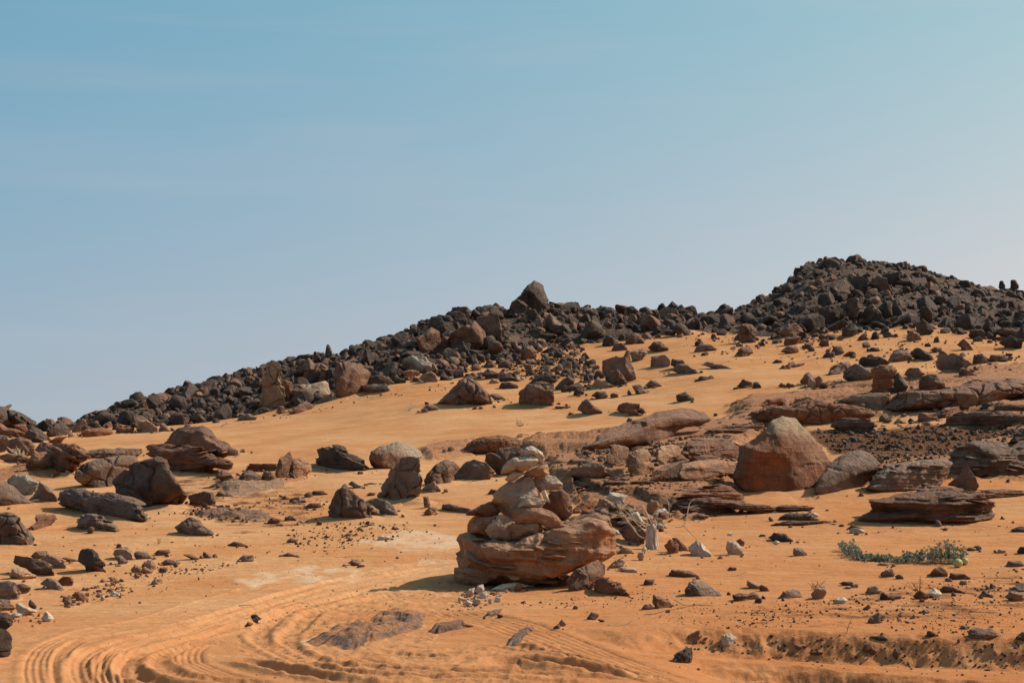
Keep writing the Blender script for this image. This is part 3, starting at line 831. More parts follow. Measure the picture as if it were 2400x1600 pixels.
def flat(reg, name, label, col, s, h, cat=None, st=0.4, group=None, rough_=1.0, cap=None, n=10):
    """a slab lying flush with the ground: its outline is laid on the ground itself, domed to height h"""
    RIDX[0] += 1
    rng = np.random.default_rng(RIDX[0] * 13 + 5)
    P = px(reg, s)
    Wp = []
    for a, b in zip(P, np.roll(P, -1, 0)):
        for t in np.linspace(0, 1, n, endpoint=False): Wp.append(a + (b - a) * t)
    W = np.array([cast(u, v)[:2] for u, v in Wp])
    c = area_centroid(W)
    nr = 30; ns = len(W)
    rr = np.linspace(0, 1, nr + 1)[1:]
    rs = np.random.default_rng(RIDX[0])
    V = [np.array([[c[0], c[1]]])]
    for r in rr:
        V.append(c + (W - c) * r)
    V2 = np.vstack(V)
    r_all = np.concatenate([[0], np.repeat(rr, ns)])
    p3 = np.stack([V2[:, 0], V2[:, 1], V2[:, 0] * 0], 1)
    size = math.sqrt(max(np.ptp(W[:, 0]) * np.ptp(W[:, 1]), .01))
    seed = int(rng.integers(1, 9999))
    nz = fbm(p3 * np.array([2.4, 1.2, 1]), 5, seed)
    rg = fbm(p3 * np.array([3.5, 1.5, 1]), 5, seed + 3, .55, True)
    edge = 1 - sstep(.55, 1.0, r_all + .18 * nz)
    hh = edge * (.55 + .45 * nz * rough_) 
    step = n1(hh * 4 + 2 * nz, seed)                       # thin broken ledges
    hh = hh * (1 - st) + st * edge * step
    hh = hh + .25 * rg * edge * rough_
    z = bil(Z, V2[:, 0], V2[:, 1]) + h * hh - 0.06 * h - 0.012 * (r_all > .97)
    Vv = np.stack([V2[:, 0] - c[0], V2[:, 1] - c[1], z - z.min()], 1)
    tri = []
    ar = np.arange(ns); nx = (ar + 1) % ns
    tri.append(np.stack([np.zeros(ns, int), 1 + ar, 1 + nx], 1))
    for k in range(nr - 1):
        a = 1 + k * ns; b = a + ns
        tri.append(np.stack([a + ar, b + ar, b + nx], 1)); tri.append(np.stack([a + ar, b + nx, a + nx], 1))
    tri = np.vstack(tri)
    if (np.cross(Vv[tri[0, 1]] - Vv[tri[0, 0]], Vv[tri[0, 2]] - Vv[tri[0, 0]])[2]) < 0: tri = tri[:, ::-1]
    me = mesh_np(name, Vv, tri, True)
    o = link(name, me, M[col], None, (c[0], c[1], z.min()))
    return tag(o, label, cat or name.replace('_', ' '), group)

# ------------------------------------------------------------------ the stacked cairn
YCA = cast(1160, 1378)[1] + 0.75          # depth of the cairn's middle
def CA(name, label, col, shp, T, s, dy, reg='M', **kw):
    return Q(reg, name, label, col, shp, T, s, Y=YCA + dy, group='stones of the stacked cairn', **kw)
Q('G', 'ledge_rock', 'broad layered orange sandstone ledge carrying the stacked cairn', 'ledge', 's', 1.0,
  '222 1250 230 1190 268 1180 245 1090 250 1050 300 1030 305 930 330 880 400 862 600 880 850 900 1000 880 1100 850 1230 790 1400 730 1560 700 1640 720 1680 830 1695 900 1690 980 1680 1050 1620 1090 1540 1120 1400 1180 1250 1240 1100 1260 940 1310 700 1345 480 1360 330 1420 270 1430 240 1370', Y=YCA, tilt=(.10, .05), cat='rock')
CA('stone', 'rounded red-brown stone at the low outer corner of the cairn, on the ledge', 'ledge', 'r', .9, '290 1130 320 1080 440 1000 600 990 700 960 720 1060 640 1160 620 1270 560 1290 480 1250 320 1225', -.10)
CA('stone', 'blunt pinkish-brown stone in the bottom course of the cairn, between two redder ones', 'pink', 'a', .9, '515 1190 560 1130 660 1010 720 960 900 1040 930 1150 850 1320 640 1330 560 1270', -.28)
CA('stone', 'long dark red block in the bottom course of the cairn under the oval slab', 'ledge', 'a', .8, '770 1180 900 1090 1050 1090 1230 1075 1285 1110 1310 1220 1240 1270 1130 1310 960 1350 810 1330', -.35)
CA('stone', 'thin pointed brown plate jutting from the side of the cairn like a beak', 'red', 'p', .6, '245 985 270 930 370 900 480 830 590 785 660 830 720 930 640 990 540 1012 430 982', -.05)
CA('stone', 'large smooth pinkish-tan block forming the middle of the cairn', 'pink', 'a', .8, '590 810 640 740 620 700 680 640 760 570 880 500 1000 470 1060 430 1130 420 1190 490 1200 560 1260 660 1290 760 1240 880 1100 960 940 1030 880 1035 780 990 700 930 620 850', 0.0)
CA('stone', 'oval rusty red slab leaning against the front of the cairn', 'ledge', 'p', .35, '870 935 960 880 1150 872 1290 880 1430 930 1500 990 1560 1060 1560 1140 1480 1180 1370 1160 1320 1130 1250 1085 1080 1092 940 1092 890 1050', -.42)
CA('stone', 'pale cream slab lying on the oval red slab of the cairn', 'pale', 'a', .6, '955 870 1000 800 1040 740 1150 718 1250 740 1355 780 1290 860 1240 885 1100 890', -.36)
CA('stone', 'broken reddish block with a bleached rough face high on the cairn', 'pink', 'a', .7, '1180 490 1240 440 1380 425 1480 450 1570 540 1560 625 1450 610 1350 640 1270 670 1220 600', .08, cap=(.5, .9, .35))
CA('stone', 'small white splinter of stone hanging beside the big tan block of the cairn', 'pale', 'p', .6, '1290 660 1340 635 1370 690 1385 760 1425 810 1370 795 1320 755', -.20)
CA('boulder', 'grey-brown boulder propped behind the cairn on the ledge', 'brown', 'a', .8, '1270 860 1400 690 1420 640 1580 630 1660 700 1700 820 1710 950 1650 1010 1560 1040 1480 1000 1340 920', .45)
CA('stone', 'flat tan stone tucked under the upper slab of the cairn, shaded lip outwards', 'pink', 'p', .7, '780 492 840 420 900 370 1040 380 1060 415 980 450 900 512 830 522', -.06)
CA('stone', 'wedge of orange sandstone in the neck of the cairn', 'ledge', 'a', .7, '1030 420 1130 350 1250 310 1370 280 1385 330 1390 420 1300 435 1190 465 1090 440', .02, cap=(.7, 1.0))
CA('stone', 'long tongue-shaped pale slab near the top of the cairn', 'pink', 'p', .7, '725 392 760 310 830 240 920 190 1080 168 1200 150 1250 230 1180 290 1100 350 1010 380 920 362 850 400 740 418', -.05, cap=(.45, .9, .3))
CA('stone', 'chalky white topmost stone of the cairn', 'pale', 'a', .8, '1050 110 1070 60 1160 30 1230 70 1300 120 1325 190 1310 275 1260 270 1220 205 1190 160 1110 165 1060 168', .0)
CA('stone', 'small white upright chip standing on the ledge below the oval slab', 'pale', 'r', .9, '1410 1320 1415 1250 1440 1205 1470 1210 1490 1300 1485 1335', -.55)
Q('M', 'boulder', 'dark brown boulder standing on the sand directly behind the cairn top', 'brown', 'a', .9, '520 140 580 115 650 130 700 60 850 40 1000 50 1060 90 1090 170 1050 300 900 460 770 515 700 440 560 300 520 240')
# around the foot of the ledge
Q('G', 'boulder', 'brown boulder with a black crust lying in front of the cairn ledge', 'brown', 'a', .9, '1300 1290 1350 1222 1370 1200 1470 1150 1570 1110 1640 1150 1640 1240 1560 1290 1540 1400 1450 1375 1350 1430 1310 1392 1295 1340', tilt=(.3, 0))
Q('G', 'stone', 'small dark stone wedged against the black-crusted boulder before the ledge', 'grey', 'a', .9, '1245 1300 1290 1250 1340 1255 1320 1330 1260 1342')
Q('G', 'rock', 'splintered red layered rock beside the black-crusted boulder', 'red', 'l', .8, '1530 1400 1555 1290 1640 1262 1770 1330 1860 1412 1840 1442 1700 1432', tilt=(-.3, 0))
Q('G', 'stone', 'rounded cream stone tucked under the edge of the cairn ledge', 'pale', 'a', .9, '1020 1312 1050 1260 1110 1230 1170 1260 1168 1298 1080 1316')
Q('G', 'stone', 'flat cream plate lying at the shaded foot of the cairn ledge', 'pale', 'p', .9, '590 1372 700 1328 820 1308 945 1340 860 1364 700 1392')
for k, s in enumerate(['480 1430 520 1400 560 1420 540 1460 495 1460', '620 1480 640 1440 690 1450 680 1490', '420 1480 450 1450 500 1470 480 1520 430 1520', '340 1510 370 1470 420 1490 400 1530', '560 1480 590 1455 610 1490 580 1510', '440 1390 470 1340 520 1330 530 1380 480 1420', '350 1420 390 1370 440 1360 430 1420 380 1450', '700 1360 720 1340 760 1350 740 1372', '930 1345 990 1310 1010 1330 960 1350', '280 1470 300 1440 345 1455 320 1490']):
    Q('G', 'stone', 'pale pebble-sized stone in the rubble at the foot of the cairn ledge', 'pale', 'a', .9, s, group='pale rubble at the foot of the ledge')

# ------------------------------------------------------------------ rubble and dead wood behind the cairn
def qs(lines, reg, name=None, group=None):
    for l in lines.strip().split('\n'):
        f = [x.strip() for x in l.split('|')]
        kw = {}
        if len(f) > 6:
            kw = eval('dict(' + f[6] + ')')
        Q(reg, f[0], f[4], f[1], f[2], float(f[3]), f[5], group=group, **kw)
qs('''stone|red|a|.9|jagged rust-red stone standing on the bedrock just behind the cairn|245 370 330 300 400 250 480 190 535 240 530 320 480 362 400 420 310 432 250 420
stone|tan|a|.9|flat-sided beige stone leaning on the white-topped one behind the cairn|575 335 620 210 720 228 800 300 790 372 700 345
stone|pale|a|.9|broad beige stone with a bright white top behind the cairn|690 230 760 140 880 150 995 180 960 222 940 300 800 310
stone|pale|p|.8|thin white plate lying before the beige stones behind the cairn|570 352 690 303 800 345 790 380 640 376
stone|tan|a|.9|two-toned stone, dark on top and cream below, above the weathered stump|1250 380 1262 300 1310 240 1400 260 1425 310 1360 400 1280 445
stone|pale|a|.8|cream wedge-shaped stone resting on the dark slabs above the stump|1305 445 1400 370 1500 348 1545 410 1520 452 1380 465
rock_slab|pale|p|.5|long bleached slab sloping down off the end of the cairn ledge|540 450 600 445 700 520 800 620 900 705 1030 775 960 795 880 772 780 695 720 590 620 510
stone|pale|a|.7|pale grey stone leaning just behind the weathered stump|1030 470 1050 430 1130 398 1200 520 1240 580 1150 572 1070 510
stone|red|a|.8|curled rust-red stone with a dark hollow beside the stump|1488 860 1560 770 1640 800 1690 850 1680 960 1640 982 1540 930
stone|red|p|.6|thin red shard propped on the curled red stone by the stump|1600 760 1660 755 1780 860 1822 932 1720 945 1640 830
stone|pale|r|.9|egg-shaped white stone in front of the stump|1125 1010 1150 945 1200 935 1225 1000 1200 1062 1150 1045
stone|pale|a|.8|white chip leaning on the egg-shaped stone|1180 930 1222 858 1255 910 1220 965
stone|tan|a|.8|angular orange-tan stone on the sand between ledge and stump|860 955 930 875 1040 900 1062 960 960 975
stone|tan|p|.9|small flat tan stone beside the end of the ledge|770 855 830 820 925 860 900 885
stone|tan|a|.9|tan stone with a speckled face at the lower end of the ledge|720 1165 800 1080 900 1028 950 1080 925 1152 820 1175
stone|pale|p|.8|long white bar-shaped stone lying on the sand past the ledge|860 1192 900 1150 1080 1160 1147 1232 1000 1222
stone|brown|p|.9|long low plum-brown stone alone on the sand to one side of the ledge|1550 1275 1600 1190 1700 1188 1850 1210 1965 1283 1800 1300
boulder|grey|r|.9|smooth domed grey boulder half sunk in the sand before the pale stones|1770 1550 1785 1460 1850 1360 1920 1335 2010 1345 2120 1400 2220 1480 2290 1545 2000 1560
stone|grey|p|1|flat blue-grey stone on the broken red ground past the black-crusted boulder|1205 1385 1240 1318 1362 1318 1330 1402
rock|blay|s|.9|dark red layered rock block behind the stump|880 640 1000 580 1180 600 1250 700 1200 870 1050 830 920 740
rock|blay|l|.9|low splintered red ledge running from the cairn to the stump|330 440 380 385 560 400 740 470 900 540 1150 590 1240 680 1150 770 900 660 760 580 560 500
stone|tan|a|.9|small brown lump beside the pale rubble behind the cairn|960 330 1000 290 1080 310 1080 350 1000 365
stone|pale|a|.9|roundish white stone among the dry stalks|830 340 850 295 890 300 905 350 860 370
''', 'N')

# ------------------------------------------------------------------ left hand group
qs('''rock_slab|dark|l|1.2|long dark plate lying along the crest of the outcrop against the sky|-120 330 0 296 40 282 130 335 260 462 340 565 280 570 100 470 -120 440|tilt=(.62,.05)
rock_slab|dark|l|1.2|dark tilted plate second along the outcrop's crest|60 335 130 316 225 356 300 440 360 520 310 530 170 440|tilt=(.62,.05)
rock_slab|dark|l|1.2|grey-edged tilted plate in the middle of the outcrop's crest|170 400 235 350 295 380 400 466 480 550 430 570 310 500|tilt=(.62,.05)
rock_slab|dark|l|1.1|narrow dark plate whose edge forms the falling skyline of the outcrop|280 420 296 386 402 458 502 553 566 642 545 665 430 570|tilt=(.62,.05)
rock_slab|dark|l|1.1|lowest dark plate of the tilted crest, ending above the thin red leaves|330 500 420 520 520 608 618 747 560 742 440 650|tilt=(.62,.05)
rock_slab|dark|l|1.1|dark plate under the crest plates beside the picture's edge|-120 420 60 445 180 500 260 520 250 560 0 525 -120 510|tilt=(.62,.05)
rock|red|r|.8|smooth red sandstone block under the dark tilted slabs|-80 560 0 480 60 530 240 560 300 600 260 645 100 625 0 640
rock|red|a|.8|blocky red stone fitted under the tilted slabs' middle|175 500 300 488 385 550 335 612 265 602
rock|dlay|a|.8|dark splintered wedge at the low end of the tilted slabs|360 560 450 600 545 725 480 742 370 702 265 640
rock|grey|a|.9|grey block at the edge of the picture below the red sandstone|-80 625 0 625 90 630 125 700 100 780 0 835 -80 850
boulder|brown|r|.9|dark brown overhanging boulder with a red underside in the outcrop|78 780 130 690 250 648 370 680 420 760 432 855 380 905 250 875 90 835
rock|red|l|.8|low red slab sunk in sand before the overhanging boulder|-60 900 0 885 90 850 260 870 345 910 320 962 200 968 60 932
rock|blay|a|.9|square-faced grey block at the foot of the outcrop|325 995 350 930 420 860 440 838 560 828 620 900 612 1000 560 1045 440 1065 340 1045
rock_outcrop|red|l|.9|heap of thin red sandstone leaves sloping into the sand|400 790 450 720 600 740 740 730 930 740 1010 840 1090 890 1082 930 960 962 1000 990 860 1042 700 1082 610 1030 560 880|tilt=(.45,.1)
rock_slab|brown|p|.8|dark cap slab on the heap of thin red leaves|795 750 930 735 1008 832 900 825
rock|red|l|.6|sharp red splinters poking out towards the far sand|600 695 700 645 830 638 720 722 640 750|tilt=(-.4,0)
''', 'P')
qs('''rock_slab|grey|s|.9|long flat grey slab on the rise behind the rounded grey boulder|775 640 830 610 955 592 1090 600 1297 590 1305 625 1245 680 975 680 810 690
boulder|grey|k|.9|broad rounded grey boulder beside the great cracked one|680 855 700 795 750 735 860 690 975 668 1160 655 1240 662 1275 720 1240 850 1090 920 1050 990 1052 998 900 985 810 930 720 892
boulder|brown|k|.95|great brown boulder split by deep cracks|1025 895 1080 830 1200 730 1400 668 1440 655 1530 700 1560 780 1640 880 1680 960 1706 1030 1640 1092 1560 1152 1480 1185 1340 1145 1200 1072 1060 1010
boulder|brown|r|.8|great dark boulder behind the layered red rock, its front in shade|1505 560 1560 480 1640 400 1780 383 1870 393 1930 430 2000 500 2090 540 2150 600 2167 680 2140 745 2040 720 1890 640 1700 610|tilt=(0,0)
rock_outcrop|red|l|.9|thinly layered red rock below the great dark boulder|1340 640 1365 562 1480 555 1600 568 1850 578 1930 640 2080 700 2162 757 2100 775 1960 745 1952 802 1700 834 1560 785 1540 710 1400 670|tilt=(-.15,0)
rock|blay|a|.9|small peaked rock at the end of the layered red rock|1978 862 2040 788 2130 830 2142 882 2060 894
rock_slab|grey|s|.8|long grey slab tilted down into the sand before the cracked boulder|527 1025 560 990 640 960 760 1000 800 985 900 1000 1080 1018 1240 1070 1262 1110 1310 1170 1347 1232 1310 1265 1180 1245 960 1195 800 1170 640 1135 560 1095|tilt=(.3,0)
boulder|grey|r|.9|pale-faced boulder leaning among grey blocks at the edge of the picture|72 885 130 835 240 828 350 900 345 962 290 1065 200 1012 110 942|cap=(.0,.6,.5)
rock|grey|a|.8|smooth blue-grey block beside the pale-faced boulder|270 1065 340 970 360 900 440 930 510 1010 545 1088 400 1084
boulder|grey|r|.9|broad grey-purple boulder cut by the picture's edge|-90 900 0 893 100 930 200 1020 292 1092 240 1112 100 1135 -90 1145
boulder|grey|k|.9|rounded grey boulder with a pink end by the picture's edge|-100 1250 0 1190 100 1178 192 1230 180 1262 240 1330 302 1420 302 1482 180 1490 60 1475 -100 1465
rock|blay|l|.8|splintered striped rock between two grey boulders on the sand|232 1338 330 1270 340 1200 490 1198 517 1240 420 1322 350 1362 300 1325|tilt=(-.6,0)
rock|grey|s|.8|low grey rock with a curled end, shadow on its sand side|703 1245 760 1200 860 1188 940 1210 980 1270 1062 1310 1068 1342 900 1345 740 1308
rock|grey|k|.9|lumpy dark grey rock alone on the sand below the cracked boulder|1622 1312 1690 1260 1750 1228 1840 1260 1900 1320 1962 1372 1940 1398 1800 1394 1650 1374
rock|brown|a|.9|dark brown block on the sand beside the cracked boulder's foot|1738 1078 1750 1020 1880 983 1952 1000 1972 1090 1950 1128 1840 1108
rock|brown|r|.9|low brown hump behind the dark brown block|1972 1030 2020 978 2100 1000 2158 1038
rock|tan|a|.9|tan cube-shaped rock at the foot of the far ridge|1252 424 1280 340 1360 328 1450 400 1452 440 1300 444
rock_slab|red|s|.9|flat red slab at the low end of the far ridge|748 455 790 415 950 398 1052 440 960 484 780 488
rock_slab|red|l|.9|small stack of thin red plates beside the tan cube-shaped rock|1058 445 1090 400 1232 398 1222 444 1130 455
rock|grey|a|.9|pale-sided grey rock next to the tan cube-shaped rock|1452 438 1490 360 1520 370 1562 432
boulder|dark|r|.9|black boulder ending the far ridge by the tilted slabs|418 488 440 410 500 385 520 358 580 368 635 400 600 470 520 492
''', 'A')
qs('''rock|red|l|.7|low red layered ledge in sand between grey rocks|295 1372 340 1318 585 1318 572 1385 400 1390
rock|grey|a|.9|small angular grey rock before the red layered ledge|232 1465 260 1400 330 1378 400 1400 462 1462 400 1478 280 1478
rock|brown|a|.9|tan rock with a bright worn end at the foot of the pillar's neighbours|730 660 800 600 900 590 1030 555 1062 590 1072 692 1000 715 870 745 760 775|cap=(.2,.9,.5)
rock|tan|k|.8|tall yellow sandstone pillar standing at the ridge foot|432 765 445 640 450 520 480 440 490 372 560 372 622 410 632 472 605 520 640 600 662 700 668 805 610 845 560 815 470 835|cap=(.1,1.2,.5)
rock|brown|a|.8|narrow brown rock leaning against the yellow pillar|620 610 660 548 720 570 742 680 700 772 660 784 640 690
boulder|brown|k|.9|lumpy red-brown boulder on the ridge behind the yellow pillar|778 440 820 370 880 348 920 400 980 388 1050 430 1072 520 1040 565 920 585 830 565
boulder|brown|a|.9|massive brown block with a scored side at the ridge foot|1108 480 1150 400 1260 388 1350 400 1400 450 1442 482 1390 600 1360 684 1200 720 1130 695 1118 580
boulder|brown|r|.9|rounded tan boulder with a bright worn patch on the ridge|1738 370 1830 328 1950 340 2002 410 1990 485 1870 495 1800 492 1740 452|cap=(.1,.8,.5)
rock|brown|a|.9|low brown block beside the massive scored block|1338 645 1350 600 1500 588 1590 588 1618 640 1590 672 1460 668|cap=(.4,1.1,.5)
stone|grey|a|.9|small grey rock where the sand meets the ridge foot|932 775 1000 710 1050 688 1088 740 1000 774
rock|brown|a|.9|two-faced brown rock on the sand under the yellow pillar|700 850 800 770 850 740 932 790 850 842 760 858
boulder|brown|a|.9|dark brown prism-shaped boulder high on the ridge|1868 195 1930 110 2000 63 2080 110 2092 190 2050 265 1980 305 1900 294
rock|dark|a|.9|finger of dark rock pointing up on the ridge skyline|1020 380 1030 300 1042 232 1058 222 1072 245 1090 290 1085 380
rock|dark|a|.9|stubby dark rock leaning on the skyline beside the finger|925 380 922 295 940 288 985 340 1000 385
stone|grey|a|.9|pale grey flake caught between boulders on the ridge|1375 470 1400 420 1460 432 1410 490 1380 500
stone|tan|a|.9|pale chip beside the rounded tan boulder|1988 420 2030 400 2065 460 2030 482 1990 470
rock|grey|a|.9|smooth grey rock below the pale chip on the ridge|1905 545 1920 500 2000 470 2045 500 2060 560 1960 575
rock|grey|r|.9|pale grey worn rock near the left foot of the yellow pillar|215 915 270 865 330 858 400 890 390 912 260 925
rock|brown|a|.9|small brown rock with a peak at the foot of the yellow pillar|585 850 600 790 640 790 668 850 620 865
''', 'B')

# ------------------------------------------------------------------ middle distance: ridge and sand
qs('''rock_outcrop|dark|a|.9|dark pyramid-shaped peak with a whitened tip on the skyline|780 400 800 345 830 320 880 260 940 190 990 136 1060 180 1092 260 1132 365 1115 420 1080 470 960 480 850 470|cap=(.86,1.06)
rock|dark|a|.9|squat dark block at the shoulder of the pyramid peak|762 400 780 348 830 320 890 340 930 380 880 465 800 455
boulder|brown|a|.9|great flat-faced brown slab hanging on the ridge|188 705 220 620 300 580 400 550 440 518 530 600 577 722 560 775 480 780 330 824 250 805
boulder|dark|a|.8|dark cracked block stacked on top of the ridge above the great slab|222 485 235 398 300 388 370 382 412 430 400 495 300 505
boulder|dark|a|.8|dark block wedged between the great slab and the stacked block|245 600 255 495 370 500 380 560 300 595
boulder|brown|a|.8|upright brown block with a lit edge beside the great slab|458 545 470 498 580 468 650 458 682 560 692 692 600 755 560 685
rock|dark|r|.9|rounded dark rock on the skyline next to the stacked block|388 435 440 412 505 460 480 505 430 485
rock|brown|a|.9|steep brown facet below the pyramid peak|890 480 940 398 1000 430 1062 500 1052 555 960 535 900 520
rock|grey|a|.9|sharp grey fin of rock below the pyramid peak|1085 590 1088 500 1130 438 1200 510 1272 582 1240 615 1140 615
boulder|brown|k|.95|conical red-brown mound rising from the sand|72 1290 180 1200 250 1120 300 1058 390 1038 460 1070 520 1130 560 1170 605 1272 560 1294 420 1304 250 1299
stone|grey|a|.9|long grey stone lying behind the conical mound|562 1195 640 1183 710 1220 700 1248 620 1234
boulder|brown|k|.95|squat brown boulder like a tree stump in the sand beside the mound|848 1275 860 1190 848 1170 940 1100 1050 1078 1160 1098 1172 1140 1165 1220 1162 1300 1090 1334 1010 1304 900 1284
boulder|dark|k|.9|dark pocked boulder sitting on the stump-like one|935 1090 1030 1018 1100 988 1190 1018 1202 1060 1150 1105 1040 1095
rock|brown|a|.9|small leaning dark-faced rock in the open sand|1388 1335 1430 1250 1480 1228 1530 1290 1600 1340 1614 1372 1500 1385
rock|red|l|.8|small ragged layered red rock in the open sand|1742 1335 1770 1290 1830 1268 1955 1278 1955 1310 1995 1330 1995 1362 1920 1388 1800 1360
boulder|brown|a|.9|tall square-cut brown block with a dark face|1615 1005 1622 890 1740 848 1820 848 1840 785 1862 795 1882 900 1918 1062 1880 1125 1830 1090 1700 1065
boulder|brown|k|.9|rough boulder leaning on the square-cut block|1638 1055 1690 980 1750 957 1812 1020 1832 1092 1760 1124 1680 1104
rock|tan|r|.8|smooth tan egg-like rock before the square-cut block|1527 1105 1560 1048 1620 1058 1714 1112 1680 1134 1560 1134
rock|grey|a|.9|grey rock trailing off from the square-cut block|1890 1115 1960 1098 2010 1150 2058 1193 1930 1188
rock|brown|r|.9|rounded brown rock to the side of the square-cut block|2005 1115 2060 1062 2110 1068 2158 1112 2120 1134
boulder|grey|a|.9|light grey angular boulder behind the square-cut block|1868 805 1990 772 2035 810 1960 884 1890 894
boulder|grey|a|.9|flat-topped light grey block in a row behind the square-cut block|2056 944 2068 848 2180 828 2235 870 2232 934 2110 948
boulder|dark|k|.9|dark knobbly rock at the end of that grey row|2238 925 2260 868 2352 880 2400 945 2330 958
rock|brown|k|.9|low knobbly brown rock below the tan egg-like one|1512 1205 1560 1168 1640 1162 1668 1212 1590 1234
rock|dark|k|.9|small dark knob on the sand below the square-cut block|1348 1195 1370 1138 1420 1128 1448 1170 1442 1205
rock|dark|a|.9|dark wedge pointing at the stump-like boulder|1172 1135 1240 1068 1310 1018 1364 1060 1342 1114 1280 1154
rock|dlay|s|.9|flat dark layered rock between mound and stump-like boulder|660 1142 690 1088 760 1078 832 1105 838 1140
boulder|brown|r|.9|rounded brown boulder on the sandy gap of the ridge|862 805 910 758 960 743 1012 800 1002 855 920 874 870 855
rock|tan|r|.9|small pale-topped dome behind the conical mound|568 1094 600 1048 660 1058 672 1094
rock|dark|a|.9|broad dark flat-faced rock behind the conical mound|660 1055 690 998 760 998 814 1052 740 1078
rock|dark|a|.9|dark slab-sided rock above the pale-topped dome|510 1005 560 958 660 998 664 1044 560 1054
boulder|brown|r|.9|big brown dome beside the upper sand strip|2035 765 2090 708 2160 708 2218 782 2180 808 2090 804
rock|brown|a|.9|small brown block at the top of the upper sand strip|1698 785 1730 728 1790 718 1844 772 1780 798
rock|dark|a|.9|dark cube balanced on the skyline beside a gap|2200 400 2255 336 2305 378 2270 430 2215 428
rock|dark|a|.9|dark rough block holding up the balanced cube|2110 430 2130 370 2170 350 2205 400 2200 440
rock|dark|a|.9|dark block at the other side of the skyline gap|2255 460 2275 410 2340 365 2380 420 2370 480
rock|dark|a|.9|flat-topped dark block on the skyline beyond the pyramid peak|1840 470 1845 388 1900 382 1950 430 1945 475
rock|dark|a|.9|low wide dark block on the skyline half way from the pyramid peak|1465 480 1470 420 1560 412 1580 470 1540 500
rock|grey|r|.9|small flat grey stone alone before the conical mound|-40 1330 0 1285 60 1290 112 1320 100 1338 20 1342
stone|dark|a|.9|tiny dark stone on the sand before the conical mound|470 1322 490 1302 515 1308 518 1325
stone|grey|p|.9|thin grey flake beside the stump-like boulder|1170 1305 1230 1298 1300 1302 1302 1318 1240 1312
''', 'C')
qs('''boulder|dark|a|.9|lone dark faceted boulder in the middle of the open sand|222 964 225 930 280 908 326 950 328 972
boulder|brown|k|.9|brown boulder in front of the saddle between the hills|572 698 620 640 670 628 692 670 650 693 600 699
rock|grey|a|.9|long flat grey rock on the upper sand|328 664 360 618 420 618 474 650 400 668
boulder|brown|k|.9|tall knobbly brown boulder at the foot of the rounded hill's slope|598 614 620 498 680 498 712 560 702 604 640 618
rock|brown|a|.9|middle brown stone in a row of three on the sand|590 878 602 868 630 833 690 848 692 888 640 884
stone|dark|a|.9|small dark stone ending the row of three on the sand|692 888 696 850 722 848 746 886
stone|dark|r|.9|dark small stone on bare sand below the grey row|348 842 370 813 422 818 424 842
rock|grey|a|.9|grey ribbed rock at the end of the grey row|200 782 222 738 300 740 362 798 300 804
rock_slab|grey|a|.9|long grey slab trailing down the sand from the grey row|380 745 420 722 490 740 610 786 540 775 430 760
''', 'D')
